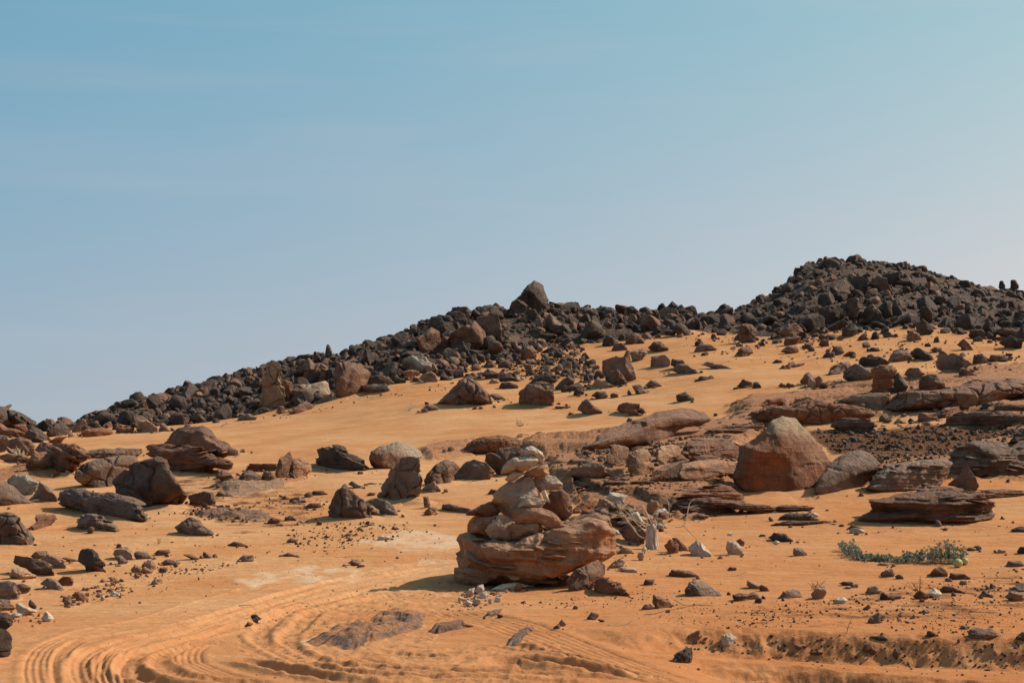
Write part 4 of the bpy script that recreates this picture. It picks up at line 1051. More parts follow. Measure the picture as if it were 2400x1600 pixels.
qs('''boulder|dark|a|.9|big brown-faced boulder on the shoulder of the rounded hill|515 490 560 420 640 318 700 288 762 360 752 425 680 495 580 505
boulder|dark|a|.8|upright dark slab behind the big brown-faced boulder|718 300 830 258 912 300 907 425 830 455 780 355
boulder|brown|a|.9|steep brown triangular face below the hill top|918 340 1010 258 1080 288 1134 432 1060 436 980 386
boulder|dark|a|.8|dark blocky rock just under the hill top|1038 295 1060 248 1212 218 1202 334 1130 354
boulder|dark|a|.9|dark boulder with a lit side under the hill top|1188 315 1300 268 1364 360 1340 404 1250 394
boulder|dark|a|.9|dark narrow slab leaning in the middle of the hill|698 565 740 465 832 468 842 560 790 660 740 624
boulder|dark|k|.9|large pitted boulder low in the middle of the hill|858 645 900 560 960 513 1032 600 1048 692 970 724 890 704
boulder|dark|a|.9|angular dark slab with a flat lit face in the middle of the hill|1008 565 1080 488 1132 498 1134 634 1060 644
boulder|dark|a|.9|dark angular rock beside the flat lit face|1128 575 1160 478 1232 508 1244 584 1190 604
boulder|dark|a|.9|two-faced boulder with a lit ribbed side at the hill foot|1378 805 1370 700 1420 658 1502 720 1513 772 1450 814
boulder|dark|r|.9|rounded black boulder at the foot of the hill|678 815 700 740 760 698 832 740 812 794 730 829
boulder|brown|k|.9|pinkish-brown boulder where the hill meets the sand|1268 835 1310 758 1382 790 1408 842 1360 864 1300 855
boulder|brown|a|.9|brown capstone resting on another block at the foot of the hill|105 790 170 718 260 688 324 750 312 804 220 824 140 824
boulder|brown|a|.9|red-brown base block under the capstone|138 890 150 828 300 822 292 874 210 905
boulder|dark|a|.9|broad dark boulder with a pale ridge on the hillside|468 645 480 558 560 538 644 640 622 694 500 694
boulder|brown|r|.9|dull brown boulder in the hill's lower rubble|288 695 360 618 442 690 452 744 350 754
boulder|dark|a|.9|square dark block in the upper hill rubble|1518 505 1550 448 1622 438 1642 494 1560 524
boulder|dark|a|.9|tall dark block with a smooth lit face low on the hill|1405 545 1470 543 1514 600 1502 694 1440 655
boulder|dark|a|.9|pointed dark rock standing clear near the picture's right border|1972 745 2020 648 2062 690 2104 802 2050 834
boulder|dark|a|.9|tall dark monolith cut by the picture's right border|2246 715 2270 598 2330 568 2400 620 2400 705
boulder|brown|r|.9|wide brown boulder below the tall monolith|2106 795 2130 748 2290 738 2362 760 2362 864 2200 834
boulder|dark|k|.9|dark knobbly boulder under the wide brown one|2136 875 2230 808 2332 850 2332 944 2200 934
boulder|brown|r|.9|rounded reddish boulder in the hill's lower edge|1758 665 1800 608 1902 660 1882 704 1800 704
boulder|dark|r|.9|bullet-shaped dark rock standing on the skyline|2226 370 2235 300 2270 296 2300 345 2298 375
boulder|dark|r|.9|smaller bullet-shaped dark rock on the skyline|2118 370 2130 310 2155 305 2178 350 2172 378
boulder|grey|r|.95|rounded grey boulder at the start of the row on the upper sand|1106 1055 1140 978 1200 943 1280 948 1314 990 1302 1044 1200 1054
boulder|dark|a|.9|dark wedge-shaped boulder in the row on the upper sand|1306 965 1370 918 1480 968 1544 1042 1480 1064 1340 1004
boulder|grey|l|.9|large boulder with a grey ribbed top in the row on the upper sand|1536 1045 1580 978 1690 968 1760 988 1854 1062 1842 1114 1700 1139 1560 1114|tilt=(.8,0)
boulder|grey|k|.9|sloping grey-brown hump at the end of the knobbly cluster|536 1169 590 1098 660 1058 740 1048 764 1080 700 1164
boulder|grey|k|.95|bulbous grey-brown boulder in the knobbly cluster|686 1205 720 1118 800 1068 850 1088 964 1150 942 1204 800 1224
boulder|dark|k|.95|knobbly dark crown of the cluster beside the red pillar|826 1075 870 1008 1020 998 1104 1060 1060 1104 900 1104
rock|red|s|.9|short red pillar with a dark layered cap|946 1334 970 1200 968 1170 942 1120 1050 1078 1140 1088 1174 1120 1152 1180 1163 1300 1100 1334
rock_slab|dark|p|.7|dark triangular plate leaning against the red pillar|1158 1334 1163 1180 1200 1148 1284 1272 1252 1334
boulder|brown|r|.9|brown mound-shaped boulder beyond the triangular plate|1386 1285 1400 1188 1470 1163 1550 1168 1602 1250 1624 1294 1480 1314
boulder|brown|a|.9|low pinkish boulder on sand above the triangular plate|1246 1165 1300 1108 1380 1103 1434 1160 1390 1194 1290 1194
boulder|brown|a|.9|largest of a tight trio of rocks on the open sand|298 1235 330 1168 370 1143 432 1190 422 1234 360 1264
rock|tan|r|.9|smooth tan rock in front of the trio's largest|358 1275 380 1198 430 1203 452 1272 400 1284
rock|brown|r|.9|rounded dark rock closing the tight trio|428 1205 470 1178 502 1210 502 1264 450 1274
boulder|dark|a|.9|dark roundish boulder behind the layered outcrop|1882 1065 1890 988 1960 973 2008 1042 1990 1074
boulder|brown|a|.9|low brown boulder row end near the right border|2036 1035 2050 988 2180 983 2204 1022 2120 1054
rock|dark|a|.9|dark upright stone of a pair on the sand below the hill|578 965 600 908 670 908 698 962 650 994
rock|dark|r|.9|dark flat stone of that pair below the hill|498 1005 540 958 612 963 608 1014
stone|dark|a|.9|angular dark stone next to the dark pair|728 994 740 953 802 963 803 1004
stone|dark|r|.9|low dark dome alone on the sand under the hill|916 954 950 918 1012 923 1038 958
rock|brown|l|.8|twisted low brown rock like driftwood on the sand|128 1110 230 1038 250 1070 342 1058 320 1084 200 1109
rock|brown|r|.9|long low brown rock under the hill's left flank|116 955 190 898 270 913 284 968 220 974
rock|brown|a|.9|tan-brown rock next to the long low one|302 935 350 878 424 868 404 925
rock|dark|a|.9|dark cube-like rock at the hill foot|468 895 490 848 552 848 558 914
rock|brown|a|.9|hooked brown rock on the sand near the hill's far flank|1736 895 1800 838 1842 888 1886 952 1820 944
stone|brown|p|.9|thin brown stone of a pair on open sand|92 1274 120 1243 162 1258 172 1284
stone|brown|r|.9|round brown stone of the pair on open sand|158 1284 180 1243 242 1258 248 1288
stone|brown|r|.9|single small brown stone on open sand by the knobbly cluster|578 1289 605 1258 642 1289
stone|dark|r|.9|single small dark dome on the sand under the saddle|42 1059 70 1028 122 1033 138 1064
rock|grey|r|.9|pale round hump behind the ribbed boulder|1490 940 1530 915 1590 920 1602 955 1530 962
rock|grey|a|.9|grey sharp rock at the foot of the ribbed boulder|1755 1165 1780 1095 1850 1130 1910 1172 1840 1178
''', 'O')

# ------------------------------------------------------------------ the row of boulders before the dune
qs('''boulder|grey|k|.95|grey boulder with a split crown rising from the sand, sloping away to one side|652 858 670 780 700 680 740 600 800 553 870 580 940 630 1010 690 1088 742 1062 792 1085 842 980 860 760 864
boulder|grey|k|.8|tall leaning boulder with a cracked lit face|1108 645 1160 560 1200 480 1240 410 1310 330 1340 278 1440 268 1512 300 1512 420 1544 490 1522 592 1440 664 1422 772 1350 804 1300 724 1200 674
boulder|grey|a|.9|grey block at the foot of the tall leaning boulder|1036 684 1110 658 1200 678 1262 730 1314 812 1260 829 1190 804 1100 744
rock|grey|r|.9|small grey-pink hump at the end of the split-crown boulder|1006 804 1070 753 1132 770 1174 818
boulder|brown|r|.9|big boulder with a whitish top behind the tall leaning one|1034 295 1060 228 1140 188 1240 163 1300 137 1400 158 1502 220 1538 272 1500 310 1420 380 1290 400 1200 412 1100 384 1058 352|cap=(.35,.85,.35)
boulder|grey|k|.9|lumpy grey boulder between the leaning one and the dark pyramid-like rock|1538 495 1580 420 1650 348 1740 308 1822 318 1864 380 1804 444 1774 544 1710 564 1640 510 1560 545
boulder|brown|a|.9|low brown pyramid-like rock with a black shadow under it|1788 484 1850 408 1930 318 2000 298 2120 328 2194 410 2134 494 1960 496
rock|dlay|l|.9|dark layered rock tilted like stacked boards before the dune|536 315 580 270 568 203 640 178 700 200 705 158 800 178 850 240 930 268 1000 318 1034 392 930 414 760 394 620 374|tilt=(.42,.1)
boulder|brown|r|.9|upright brown teardrop boulder beside a rounded tan one|172 474 190 368 220 298 260 268 310 228 348 290 312 360 292 444 230 479
boulder|tan|k|.95|rounded tan boulder with vertical furrows|288 454 310 358 360 288 440 288 493 330 502 402 440 444 320 469
stone|brown|r|.9|small brown rounded rock left of the teardrop boulder|46 465 80 408 140 408 178 452 160 489 80 489
rock|grey|a|.9|grey peaked rock in front of the lumpy grey boulder|1506 594 1560 538 1640 498 1694 582 1682 624 1600 604
stone|grey|r|.9|upright grey finger of stone beside a dark shadow|1536 645 1580 638 1602 720 1590 750 1548 745
stone|grey|r|.9|smooth grey pebble-like stone below the upright finger|1555 770 1600 735 1652 742 1654 782 1592 790
stone|grey|r|.9|long rounded grey bar of stone on the sand behind the cairn|1712 755 1720 712 1780 707 1900 738 1963 750 1952 789 1850 784
rock_outcrop|red|c|.9|red cobbled outcrop just behind the cairn's dark boulder|1885 239 1940 148 2000 118 2100 88 2250 78 2400 98 2500 200 2350 208 2100 229
stone|brown|p|.9|flat brown stone with a dark face on the rubbly sand|488 629 530 588 620 583 658 622
stone|brown|p|.9|long dark wedge of stone on the rubbly sand|432 749 500 698 590 698 604 744
stone|brown|a|.9|small brown peaked stone on the rubbly sand|232 669 270 628 324 664
stone|grey|a|.9|small grey stone with flat top on the rubbly sand|358 699 390 653 450 663 468 694
stone|brown|a|.9|brown block on the sand before the split-crown boulder|262 864 270 828 320 813 374 850 368 869
stone|red|a|.9|reddish crumbling stone on the rubbly sand|96 884 150 828 234 850 204 894
stone|brown|a|.9|little tan-faced stone by the tip of a long shadow|552 904 570 863 605 868 604 904
stone|brown|a|.9|little brown stone on the sand nearest the chalky patch|1242 944 1260 908 1326 938
stone|pale|a|.9|white stone at the corner of the chalky patch|1116 1039 1130 998 1222 1003 1244 1022 1170 1044
stone|brown|r|.9|rounded brown stone lying on the tyre-marked sand|846 1249 890 1218 930 1218 964 1248 920 1274
stone|grey|p|.9|flat grey stone with pointed shadow on the mid sand|276 1054 320 1018 394 1032 350 1069
stone|grey|a|.9|small dark stone behind that flat grey one|272 999 300 981 328 1002
stone|grey|p|.9|flat grey stone flush with the sand above the upper chalky streak|236 1179 300 1153 374 1182 300 1194
stone|dark|r|.9|oval dark grey stone by the chalky patch|828 1044 860 1018 892 1032 870 1049
stone|brown|a|.9|small peaked red-brown stone on the mid sand|616 1019 650 983 664 1014
stone|grey|p|.9|flat grey flake on the mid sand|791 1004 850 973 894 988
stone|brown|a|.9|pointed brown chip on the mid sand|916 939 960 913 978 948
stone|grey|p|.9|thin grey flake before the foot of the split-crown boulder|1016 904 1060 883 1104 908
stone|dark|a|.9|dark spiky fragment on the rippled sand|846 530 880 498 920 520 1000 566 940 565 880 540
stone|grey|p|.9|flat dark stone on the rippled sand|1010 522 1060 510 1116 520 1080 530
stone|brown|p|.9|thin dark grey plate beside the leaning boulder|1015 625 1050 600 1100 606 1085 632
stone|red|a|.9|tiny orange stone by the shadow behind the cairn|2120 625 2160 570 2220 580 2210 622
''', 'E')

# ------------------------------------------------------------------ rocks beside the track, left foreground
qs('''rock|brown|a|.8|dark brown block with a lit flat top, largest by the track|132 455 150 393 260 403 400 438 490 498 508 592 440 609 330 584 240 514 150 474
rock|brown|r|.9|rounded grey-brown rock behind the dark block|284 404 340 358 430 353 453 400 390 434
rock|tan|k|.9|rough tan rock behind the dark block by the track|388 424 450 388 530 408 602 450 613 554 540 554 500 494
rock|tan|a|.9|pale-edged tan stone in front of the dark block|88 594 120 518 180 513 260 548 323 592 270 619 180 624|cap=(.7,1.0)
rock|dark|a|.9|dark upright rock with a grey lit side, alone on the sand|722 454 728 378 760 343 860 333 912 400 958 482 938 554 860 554 805 538 795 490
rock|tan|a|.9|pinkish angular rock among stones up the sand|1043 394 1060 348 1110 318 1180 328 1222 370 1254 432 1170 444 1090 424
stone|grey|p|.8|thin grey plate leaning on the pinkish rock|1058 405 1110 398 1174 450 1154 479 1095 474
stone|dark|a|.9|small dark stone behind the pinkish rock|1062 329 1080 288 1112 293 1114 322
stone|grey|r|.9|smooth grey stone beside the pinkish rock|1223 384 1260 358 1350 368 1394 422 1300 434 1250 434
stone|brown|r|.9|round low brown stone above the gravelly streak|1478 469 1530 433 1602 438 1643 478 1560 489
stone|brown|p|.9|thin brown plate on the smooth sand|1412 379 1460 343 1552 343 1563 372 1480 399
stone|grey|r|.9|flattened oval grey stone alone on the sand|2196 429 2240 393 2322 393 2338 442 2260 459
stone|brown|p|.9|long thin brown stone on the smooth sand|1682 389 1750 387 1833 422 1790 439
stone|grey|a|.9|grey sliver of stone on the smooth sand|1872 399 1910 378 1974 424
stone|brown|r|.9|hollow brown stone like a shell on the sand|2092 299 2150 268 2230 283 2284 318 2150 314
rock|grey|r|.9|grey rounded stone in front of the dark block|382 654 440 603 520 628 584 712 540 729 450 694
rock|brown|a|.9|purple-brown stone touching the grey rounded one|522 634 580 588 650 588 684 642 650 684 590 669
boulder|grey|k|.9|grey boulder cut by the picture's edge beside the track|-80 700 0 638 70 622 150 658 173 742 153 824 60 785 0 795 -80 805
rock|brown|p|.9|flat split brown stone behind the edge boulder|148 664 210 653 279 692 264 724 180 754
rock|brown|a|.9|brown block under the edge boulder|-70 855 0 798 80 808 134 882 90 919 -70 915
stone|pale|a|.9|cream angular stone by the track edge|142 854 170 828 250 868 344 912 280 924 220 959 180 924
stone|dark|a|.9|dark slanted stone on the cream one by the track|263 834 280 798 343 862 333 894 270 864
stone|pale|a|.9|lowest white stone by the track|382 974 430 908 493 972 473 1009 410 1004
stone|pale|a|.9|white flat stone against the picture's edge rocks|108 934 150 918 204 940 180 969 120 969
stone|grey|r|.9|upright dark grey stone in the orange gravel bank|572 814 590 768 640 778 654 832 610 854
stone|red|r|.9|rounded orange clod in the gravel bank|662 759 710 728 780 748 794 804 740 814
stone|pale|a|.9|white stone at the end of the orange gravel bank|1012 764 1040 723 1097 743 1099 779
stone|pale|r|.9|little white stone below the gravel bank|922 794 945 753 968 792 940 814
stone|tan|a|.9|brown-faced tan stone heading the gravelly streak|1285 544 1330 498 1404 542 1380 569
rock|tan|r|.9|wide orange-pink stone above the gravelly streak|1300 500 1330 455 1400 440 1425 480 1420 540 1380 545
stone|tan|r|.9|rounded cream stone below the gravelly streak|1392 644 1430 603 1493 618 1484 659 1420 664
stone|tan|p|.9|white-sided flake between the gravelly streaks|987 604 1030 588 1073 608 1050 634
stone|red|r|.9|tiny red stone between the gravelly streaks|912 634 945 608 974 644
stone|tan|a|.9|small cream wedge in the gravelly streak|1200 530 1240 480 1290 500 1300 545 1250 560
stone|tan|a|.9|small tan stone under the gravelly streak|1222 590 1250 560 1290 580 1270 610
stone|brown|a|.9|small grey-brown stone at the gravelly streak's end|1455 545 1480 510 1530 505 1540 535 1490 555
stone|brown|p|.9|thin red stone beside the dark upright rock|570 420 600 412 720 440 715 455 640 450
''', 'F')
yl = cast(-10, 1545)[1]
Q('F', 'rock', 'dark grey knobbly rock standing tall at the picture\'s edge beside the track', 'dark', 'k', .8, '-300 1060 -140 1040 0 1050 80 1055 125 1120 131 1250 92 1322 0 1350 -300 1420', tilt=(0, 0))
Q('F', 'rock', 'dark rock perched on the tall knobbly rock at the picture\'s edge', 'dark', 'k', .8, '-250 1060 -200 940 0 913 60 928 102 970 102 1032 60 1065 0 1070', Y=yl + .3)

# ------------------------------------------------------------------ foreground right
qs('''stone|pale|a|.9|cream stone with a grainy brown side, left of the two-stone pair|38 239 100 193 140 218 194 292 182 314 110 304 58 284
stone|pale|a|.9|cream block in front of a small red stone|303 254 310 198 370 203 413 252 407 294 380 299 318 289
stone|red|a|.9|small red stone peeping out behind the cream block|356 204 400 178 430 200 417 236 380 224
rock|dark|p|.8|thin dark plate lying tilted on the sand|588 179 630 143 710 148 753 192 757 234 720 219 640 194
stone|pale|r|.9|little pale stone under the edge of the thin dark plate|618 212 640 193 672 205 652 224
stone|grey|r|.9|smooth dark knob of stone with a long shadow|762 289 768 248 812 246 848 275 842 304 790 304
stone|pale|a|.9|cream stone under a dark flake, before the great layered slab|1150 134 1160 112 1180 105 1240 117 1264 137 1220 147 1170 144
stone|dark|p|.9|dark flake lying on the cream stone|1145 108 1168 86 1245 112 1236 120 1170 112
stone|grey|a|.9|grey stone below the creeping plant's stem|1367 444 1400 398 1440 386 1458 422 1452 449
stone|brown|a|.9|brown peaked stone under the plant's leafy end|1697 444 1720 393 1780 370 1812 400 1818 439 1760 449
stone|dark|a|.9|dark block with a sunlit rim near the gourds|1832 454 1838 418 1940 423 1984 457 1900 467
stone|tan|a|.9|tan wedge with a shadow, behind the pebbly strip|447 504 448 473 500 478 574 512 562 532 470 524
stone|brown|a|.9|long double-humped brown stone on the pebbly strip|348 604 348 568 400 558 460 563 490 546 527 572 517 594 400 619
rock|grey|a|.9|grey-brown angular stone beside dry stalks on the pebbly strip|647 604 690 543 760 528 802 540 823 577 780 589
stone|tan|a|.9|tan rock with a dry tuft behind it|888 564 920 518 980 508 988 552 963 599 900 604
stone|pale|a|.9|pale cream stone on the pebbly strip|1037 629 1050 598 1110 581 1138 607 1080 634
stone|tan|a|.9|pinkish-tan stone behind the pebbly strip|1257 569 1280 518 1330 503 1374 552 1310 564
rock|brown|a|.9|brown stone with a dark front above the bank|1272 764 1280 733 1350 688 1393 710 1393 737 1320 769
stone|grey|a|.9|small grey peaked stone on the pebbly strip|1242 669 1275 633 1303 652 1270 674
rock|brown|k|.9|crumbly brown stone in the stony cluster|1357 604 1370 558 1430 558 1503 570 1493 599 1400 609
stone|red|a|.9|rust-red stone at the foot of a dry shrub|1587 579 1630 533 1694 572 1674 604 1610 604
stone|pale|a|.9|grey-white peaked stone in the stony cluster by the dry shrub|1687 564 1740 523 1794 562 1740 594
stone|brown|a|.9|brown stone behind the grey-white peaked one|1767 544 1790 503 1850 508 1890 528 1934 552 1850 564
stone|tan|a|.9|beige flat-topped stone at the picture's right border|2222 584 2260 543 2342 553 2348 617 2260 614
stone|grey|a|.9|grey stone behind the beige flat-topped one|2226 549 2280 520 2352 488 2400 520 2352 555
rock|brown|r|.9|long dark humped stone on the lip of the bank|1957 874 1990 808 2040 798 2100 808 2130 793 2184 852 2120 864 2000 874
stone|brown|a|.9|dark stone at the right end of the bank's lip|2296 864 2340 828 2400 828 2400 884 2330 889
stone|brown|a|.9|small two-faced stone on the bank's lip|1677 854 1690 813 1740 828 1743 864
rock|dark|a|.9|dark flat-topped stone jutting from the bank|1262 884 1300 853 1380 846 1423 892 1370 894 1330 876
stone|pale|a|.9|pale grey cube-like stone sitting on the bank|267 919 268 848 320 833 350 848 375 872 332 914
stone|red|a|.9|dark red wedge stone on the bank beside the pale cube|28 894 40 848 110 810 138 852 90 899
stone|red|a|.9|red block on the crust edge of the bank|767 949 775 908 850 913 853 942 800 959
stone|red|a|.9|rounded red clod on the crust edge of the bank|1277 979 1290 928 1330 923 1344 962 1310 984
stone|brown|a|.9|tiny brown clod on the crust edge of the bank|907 984 930 948 953 972 930 989
stone|dark|p|.9|dark flat stone right of the creeping plant|2256 124 2330 95 2400 110 2400 134 2290 139
stone|dark|r|.9|dark round stone at the right border beside the plant|2306 274 2330 238 2400 233 2400 284 2340 289
stone|grey|r|.9|long grey stone near the border below the plant|2226 369 2250 338 2330 333 2344 362 2270 379
stone|grey|r|.9|smooth oval grey pebble near the bank's lip|1902 804 1930 778 1978 785 1962 809
stone|dark|p|.9|flat dark grey flake on the sand below the creeping plant|1080 490 1110 478 1172 480 1176 498 1120 506
stone|grey|r|.9|small rounded grey stone by the flat dark flake|1108 520 1135 508 1165 516 1150 528
stone|grey|a|.9|grey stone near the gourds' pebbles|1905 500 1920 472 1955 470 1960 497
stone|brown|a|.9|small brown stone pair member near the border|2100 525 2125 490 2160 500 2165 528
stone|grey|a|.9|pale pointed stone in the border pebbles|2040 580 2075 537 2110 560 2105 588
stone|grey|r|.9|flat grey stone among fine pebbles|1630 695 1665 668 1700 680 1695 698
stone|brown|r|.9|low brown stone behind the creeping plant's end|1955 262 1975 240 2020 248 2026 268
stone|tan|p|.9|low pale stone under the creeping plant's stem|1335 370 1360 345 1410 348 1425 368
stone|tan|a|.9|crumbled pale stone beyond the gourds|2155 282 2180 255 2225 262 2215 285
stone|dark|a|.9|small dark stone by a reddish mark on the rippled sand|525 165 540 150 570 155 565 168
stone|pale|r|.9|little white pebble above the cream block|305 162 315 142 338 145 342 163
stone|grey|a|.9|small dark-sided stone on smooth sand below the cream block|308 402 325 376 370 378 372 400
stone|red|a|.9|small upright red stone at the far end of the great layered slab|2186 55 2200 25 2218 40 2222 58
''', 'J')
qs('''rock|brown|a|.9|two-toned stone with a long shadow at the edge of the track|1885 642 1888 563 1940 578 2020 608 2074 662 1990 704 1920 694
rock|dark|k|.9|black crusted rock with a red base at the bottom of the bank|2036 1174 2080 1118 2180 1048 2242 1038 2248 1112 2232 1194 2120 1194
stone|tan|a|.9|pale peaked clod on the broken edge of the track|1000 844 1050 783 1088 832 1040 854
stone|brown|a|.9|lumpy brown stone above the broken edge of the track|1276 774 1320 718 1384 740 1374 774 1290 794
stone|grey|r|.9|small round stone in the gravel above the track|1142 694 1160 658 1193 663 1194 694
rock_slab|grey|p|.9|thin grey slab breaking out of the sand near the ribbed tracks|312 784 370 718 440 693 502 688 462 737 380 769
''', 'I')
flat('I', 'rock_slab', 'dark pointed slab half buried between the tyre tracks', 'grey', '508 1042 600 960 680 878 800 848 802 882 692 952 672 1002 600 1038', .09, 'rock slab')
flat('H', 'rock_slab', 'long dark slab lying flush with the sand beside the looping tyre tracks', 'slab', '760 1030 960 930 1080 890 1280 840 1560 760 1760 700 2000 720 2022 760 1952 862 1800 922 1560 992 1400 1012 1280 1082 1100 1077 960 1042', .13, 'rock slab', st=.6)
flat('H', 'rock_ledge', 'thin broken dark rim of rock between flush slab and cairn', 'blay', '1960 910 2000 870 2200 850 2352 830 2400 850 2200 890 2050 925', .10, 'rock')
qs('''stone|dark|a|.9|dark stone heading a small heap inside the track bend|322 794 350 748 390 738 443 782 400 794
stone|grey|a|.9|grey stone in the small heap inside the track bend|370 820 375 770 410 768 412 815
stone|brown|a|.9|lowest brown stone of the small heap inside the track bend|285 850 320 805 365 825 340 850
''', 'H')

# ------------------------------------------------------------------ bedrock outcrops, right half
qs('''rock_outcrop|red|c|.9|red outcrop with a skin of rounded cobbles, behind the two-toned boulder|466 254 480 198 560 158 740 148 860 108 1000 128 1100 140 1250 160 1334 212 1290 244 1040 248 1010 284 900 274 760 254 600 264
rock|red|a|.8|red slab lying on the cobbled outcrop|498 164 580 108 690 83 724 132 640 154
rock|red|r|.8|low red hump on the crest of the cobbled outcrop|742 150 790 105 860 85 910 105 1000 128 900 150
rock_outcrop|blay|c|.9|wide creased brown outcrop running to the right border|1340 184 1420 120 1500 60 1750 40 1900 8 2050 -30 2352 -30 2520 -20 2520 60 2352 72 2200 112 2040 184 1900 184 1750 164 1550 174
rock_outcrop|tan|c|.9|pale cobbled shoulder of rock below the red pillar|1076 114 1160 78 1300 58 1434 58 1424 112 1340 184 1250 164
rock|blay|l|.9|dark red block of thin layers beside the gravel field|1026 294 1050 248 1120 233 1290 238 1324 292 1290 324 1160 329 1060 314
rock|blay|l|.8|dark layered block above the gravel field|1616 244 1640 198 1750 198 1754 242 1660 264
rock|blay|l|.8|tilted dark layered block beside the gravel field's upper edge|1766 214 1800 168 1900 153 1914 192 1850 224 1790 234|tilt=(-.3,0)
rock|dlay|a|.8|dark blocky step on the wide creased outcrop|2046 174 2070 133 2140 133 2144 174 2080 189
rock_outcrop|blay|l|.9|long low brown ledge behind the gravel field|1800 270 1830 225 1960 200 2150 185 2260 200 2352 220 2500 230 2500 290 2200 300 1900 310 1750 315
rock_outcrop|blay|s|.9|knobbly ledge along the right border under the creased outcrop|2140 185 2160 150 2250 140 2352 145 2500 140 2500 200 2300 195
boulder|red|r|.95|big boulder, cream on top and rust-red below, highest of the outcrop rocks|346 645 370 590 400 470 400 428 470 398 570 315 600 260 680 222 780 232 830 285 885 335 925 388 980 458 1008 540 960 602 905 682 872 742 700 768 540 776 450 754 370 704|cap=(.60,.98,.12)
boulder|grey|a|.9|grey faceted boulder leaning by the cream and rust boulder|876 744 920 648 1000 558 1100 488 1210 447 1280 468 1364 540 1354 572 1280 642 1250 702 1200 739 1040 744
rock_outcrop|grey|s|.9|long low grey rock with a scooped hollow behind the fin-shaped stone|1256 714 1300 638 1390 558 1550 538 1720 518 1800 518 1854 540 1834 602 1804 642 1750 684 1560 744 1400 749
rock_outcrop|grey|s|.9|pale-streaked grey outcrop rising to the right border|1796 604 1830 538 1870 490 1950 398 2100 396 2250 416 2352 398 2520 418 2520 560 2352 574 2250 614 2100 634 1960 644 1850 664
rock|dlay|l|.9|dark layered rock at the right border above the grey outcrop|2256 404 2290 348 2352 308 2520 278 2520 390 2352 414
rock_slab|brown|p|.35|fin-shaped brown stone standing on edge on the great layered slab|1826 694 1900 638 1965 556 2003 620 2039 702 2012 754 1960 754 1910 714
rock_outcrop|blay|l|.8|great grey layered slab lying on the sand above the creeping plant|1186 944 1230 908 1280 878 1278 798 1420 778 1550 748 1700 738 1860 712 1940 728 1980 755 2080 750 2164 840 2154 894 2050 944 1960 964 1750 934 1560 919 1400 954 1290 969
rock_slab|blay|l|.7|thin tapering end of rock beyond the fin-shaped stone|1976 758 2080 728 2200 723 2352 738 2460 745 2300 768 2170 794 2080 794
rock_slab|grey|l|.9|thin grey plates lying flat on the rippled sand|656 919 720 888 850 888 944 932 850 949 700 934
rock_slab|blay|l|.9|long brown sliver of rock flush with sand below the thin plates|606 969 700 943 860 943 1024 940 880 974 680 969
stone|pale|r|.9|cream stone resting on the thin grey plates|868 894 900 880 938 900 932 919 890 912
rock_outcrop|red|l|.9|layered orange rock like folded cloth at the foot of the big cream boulder|-20 775 40 738 150 718 260 688 340 698 380 738 434 792 400 804 300 800 150 800
rock_outcrop|blay|l|.8|dark grey wavy ledge running across below the big cream boulder|-80 830 0 788 180 783 300 798 450 818 600 838 684 892 600 894 480 855 370 838 150 850 -80 870
rock_outcrop|blay|l|.8|brown ledge tucked under the dark wavy one|-80 880 0 848 100 833 300 838 404 882 260 904 60 909
stone|blay|p|.9|small flat brown plate at the tip of the lower ledge|56 914 110 888 184 905 120 929
rock_slab|blay|l|.8|thin brown tail of rock reaching onto the rippled sand|590 850 680 836 760 834 910 848 880 868 760 866 640 880
''', 'K')
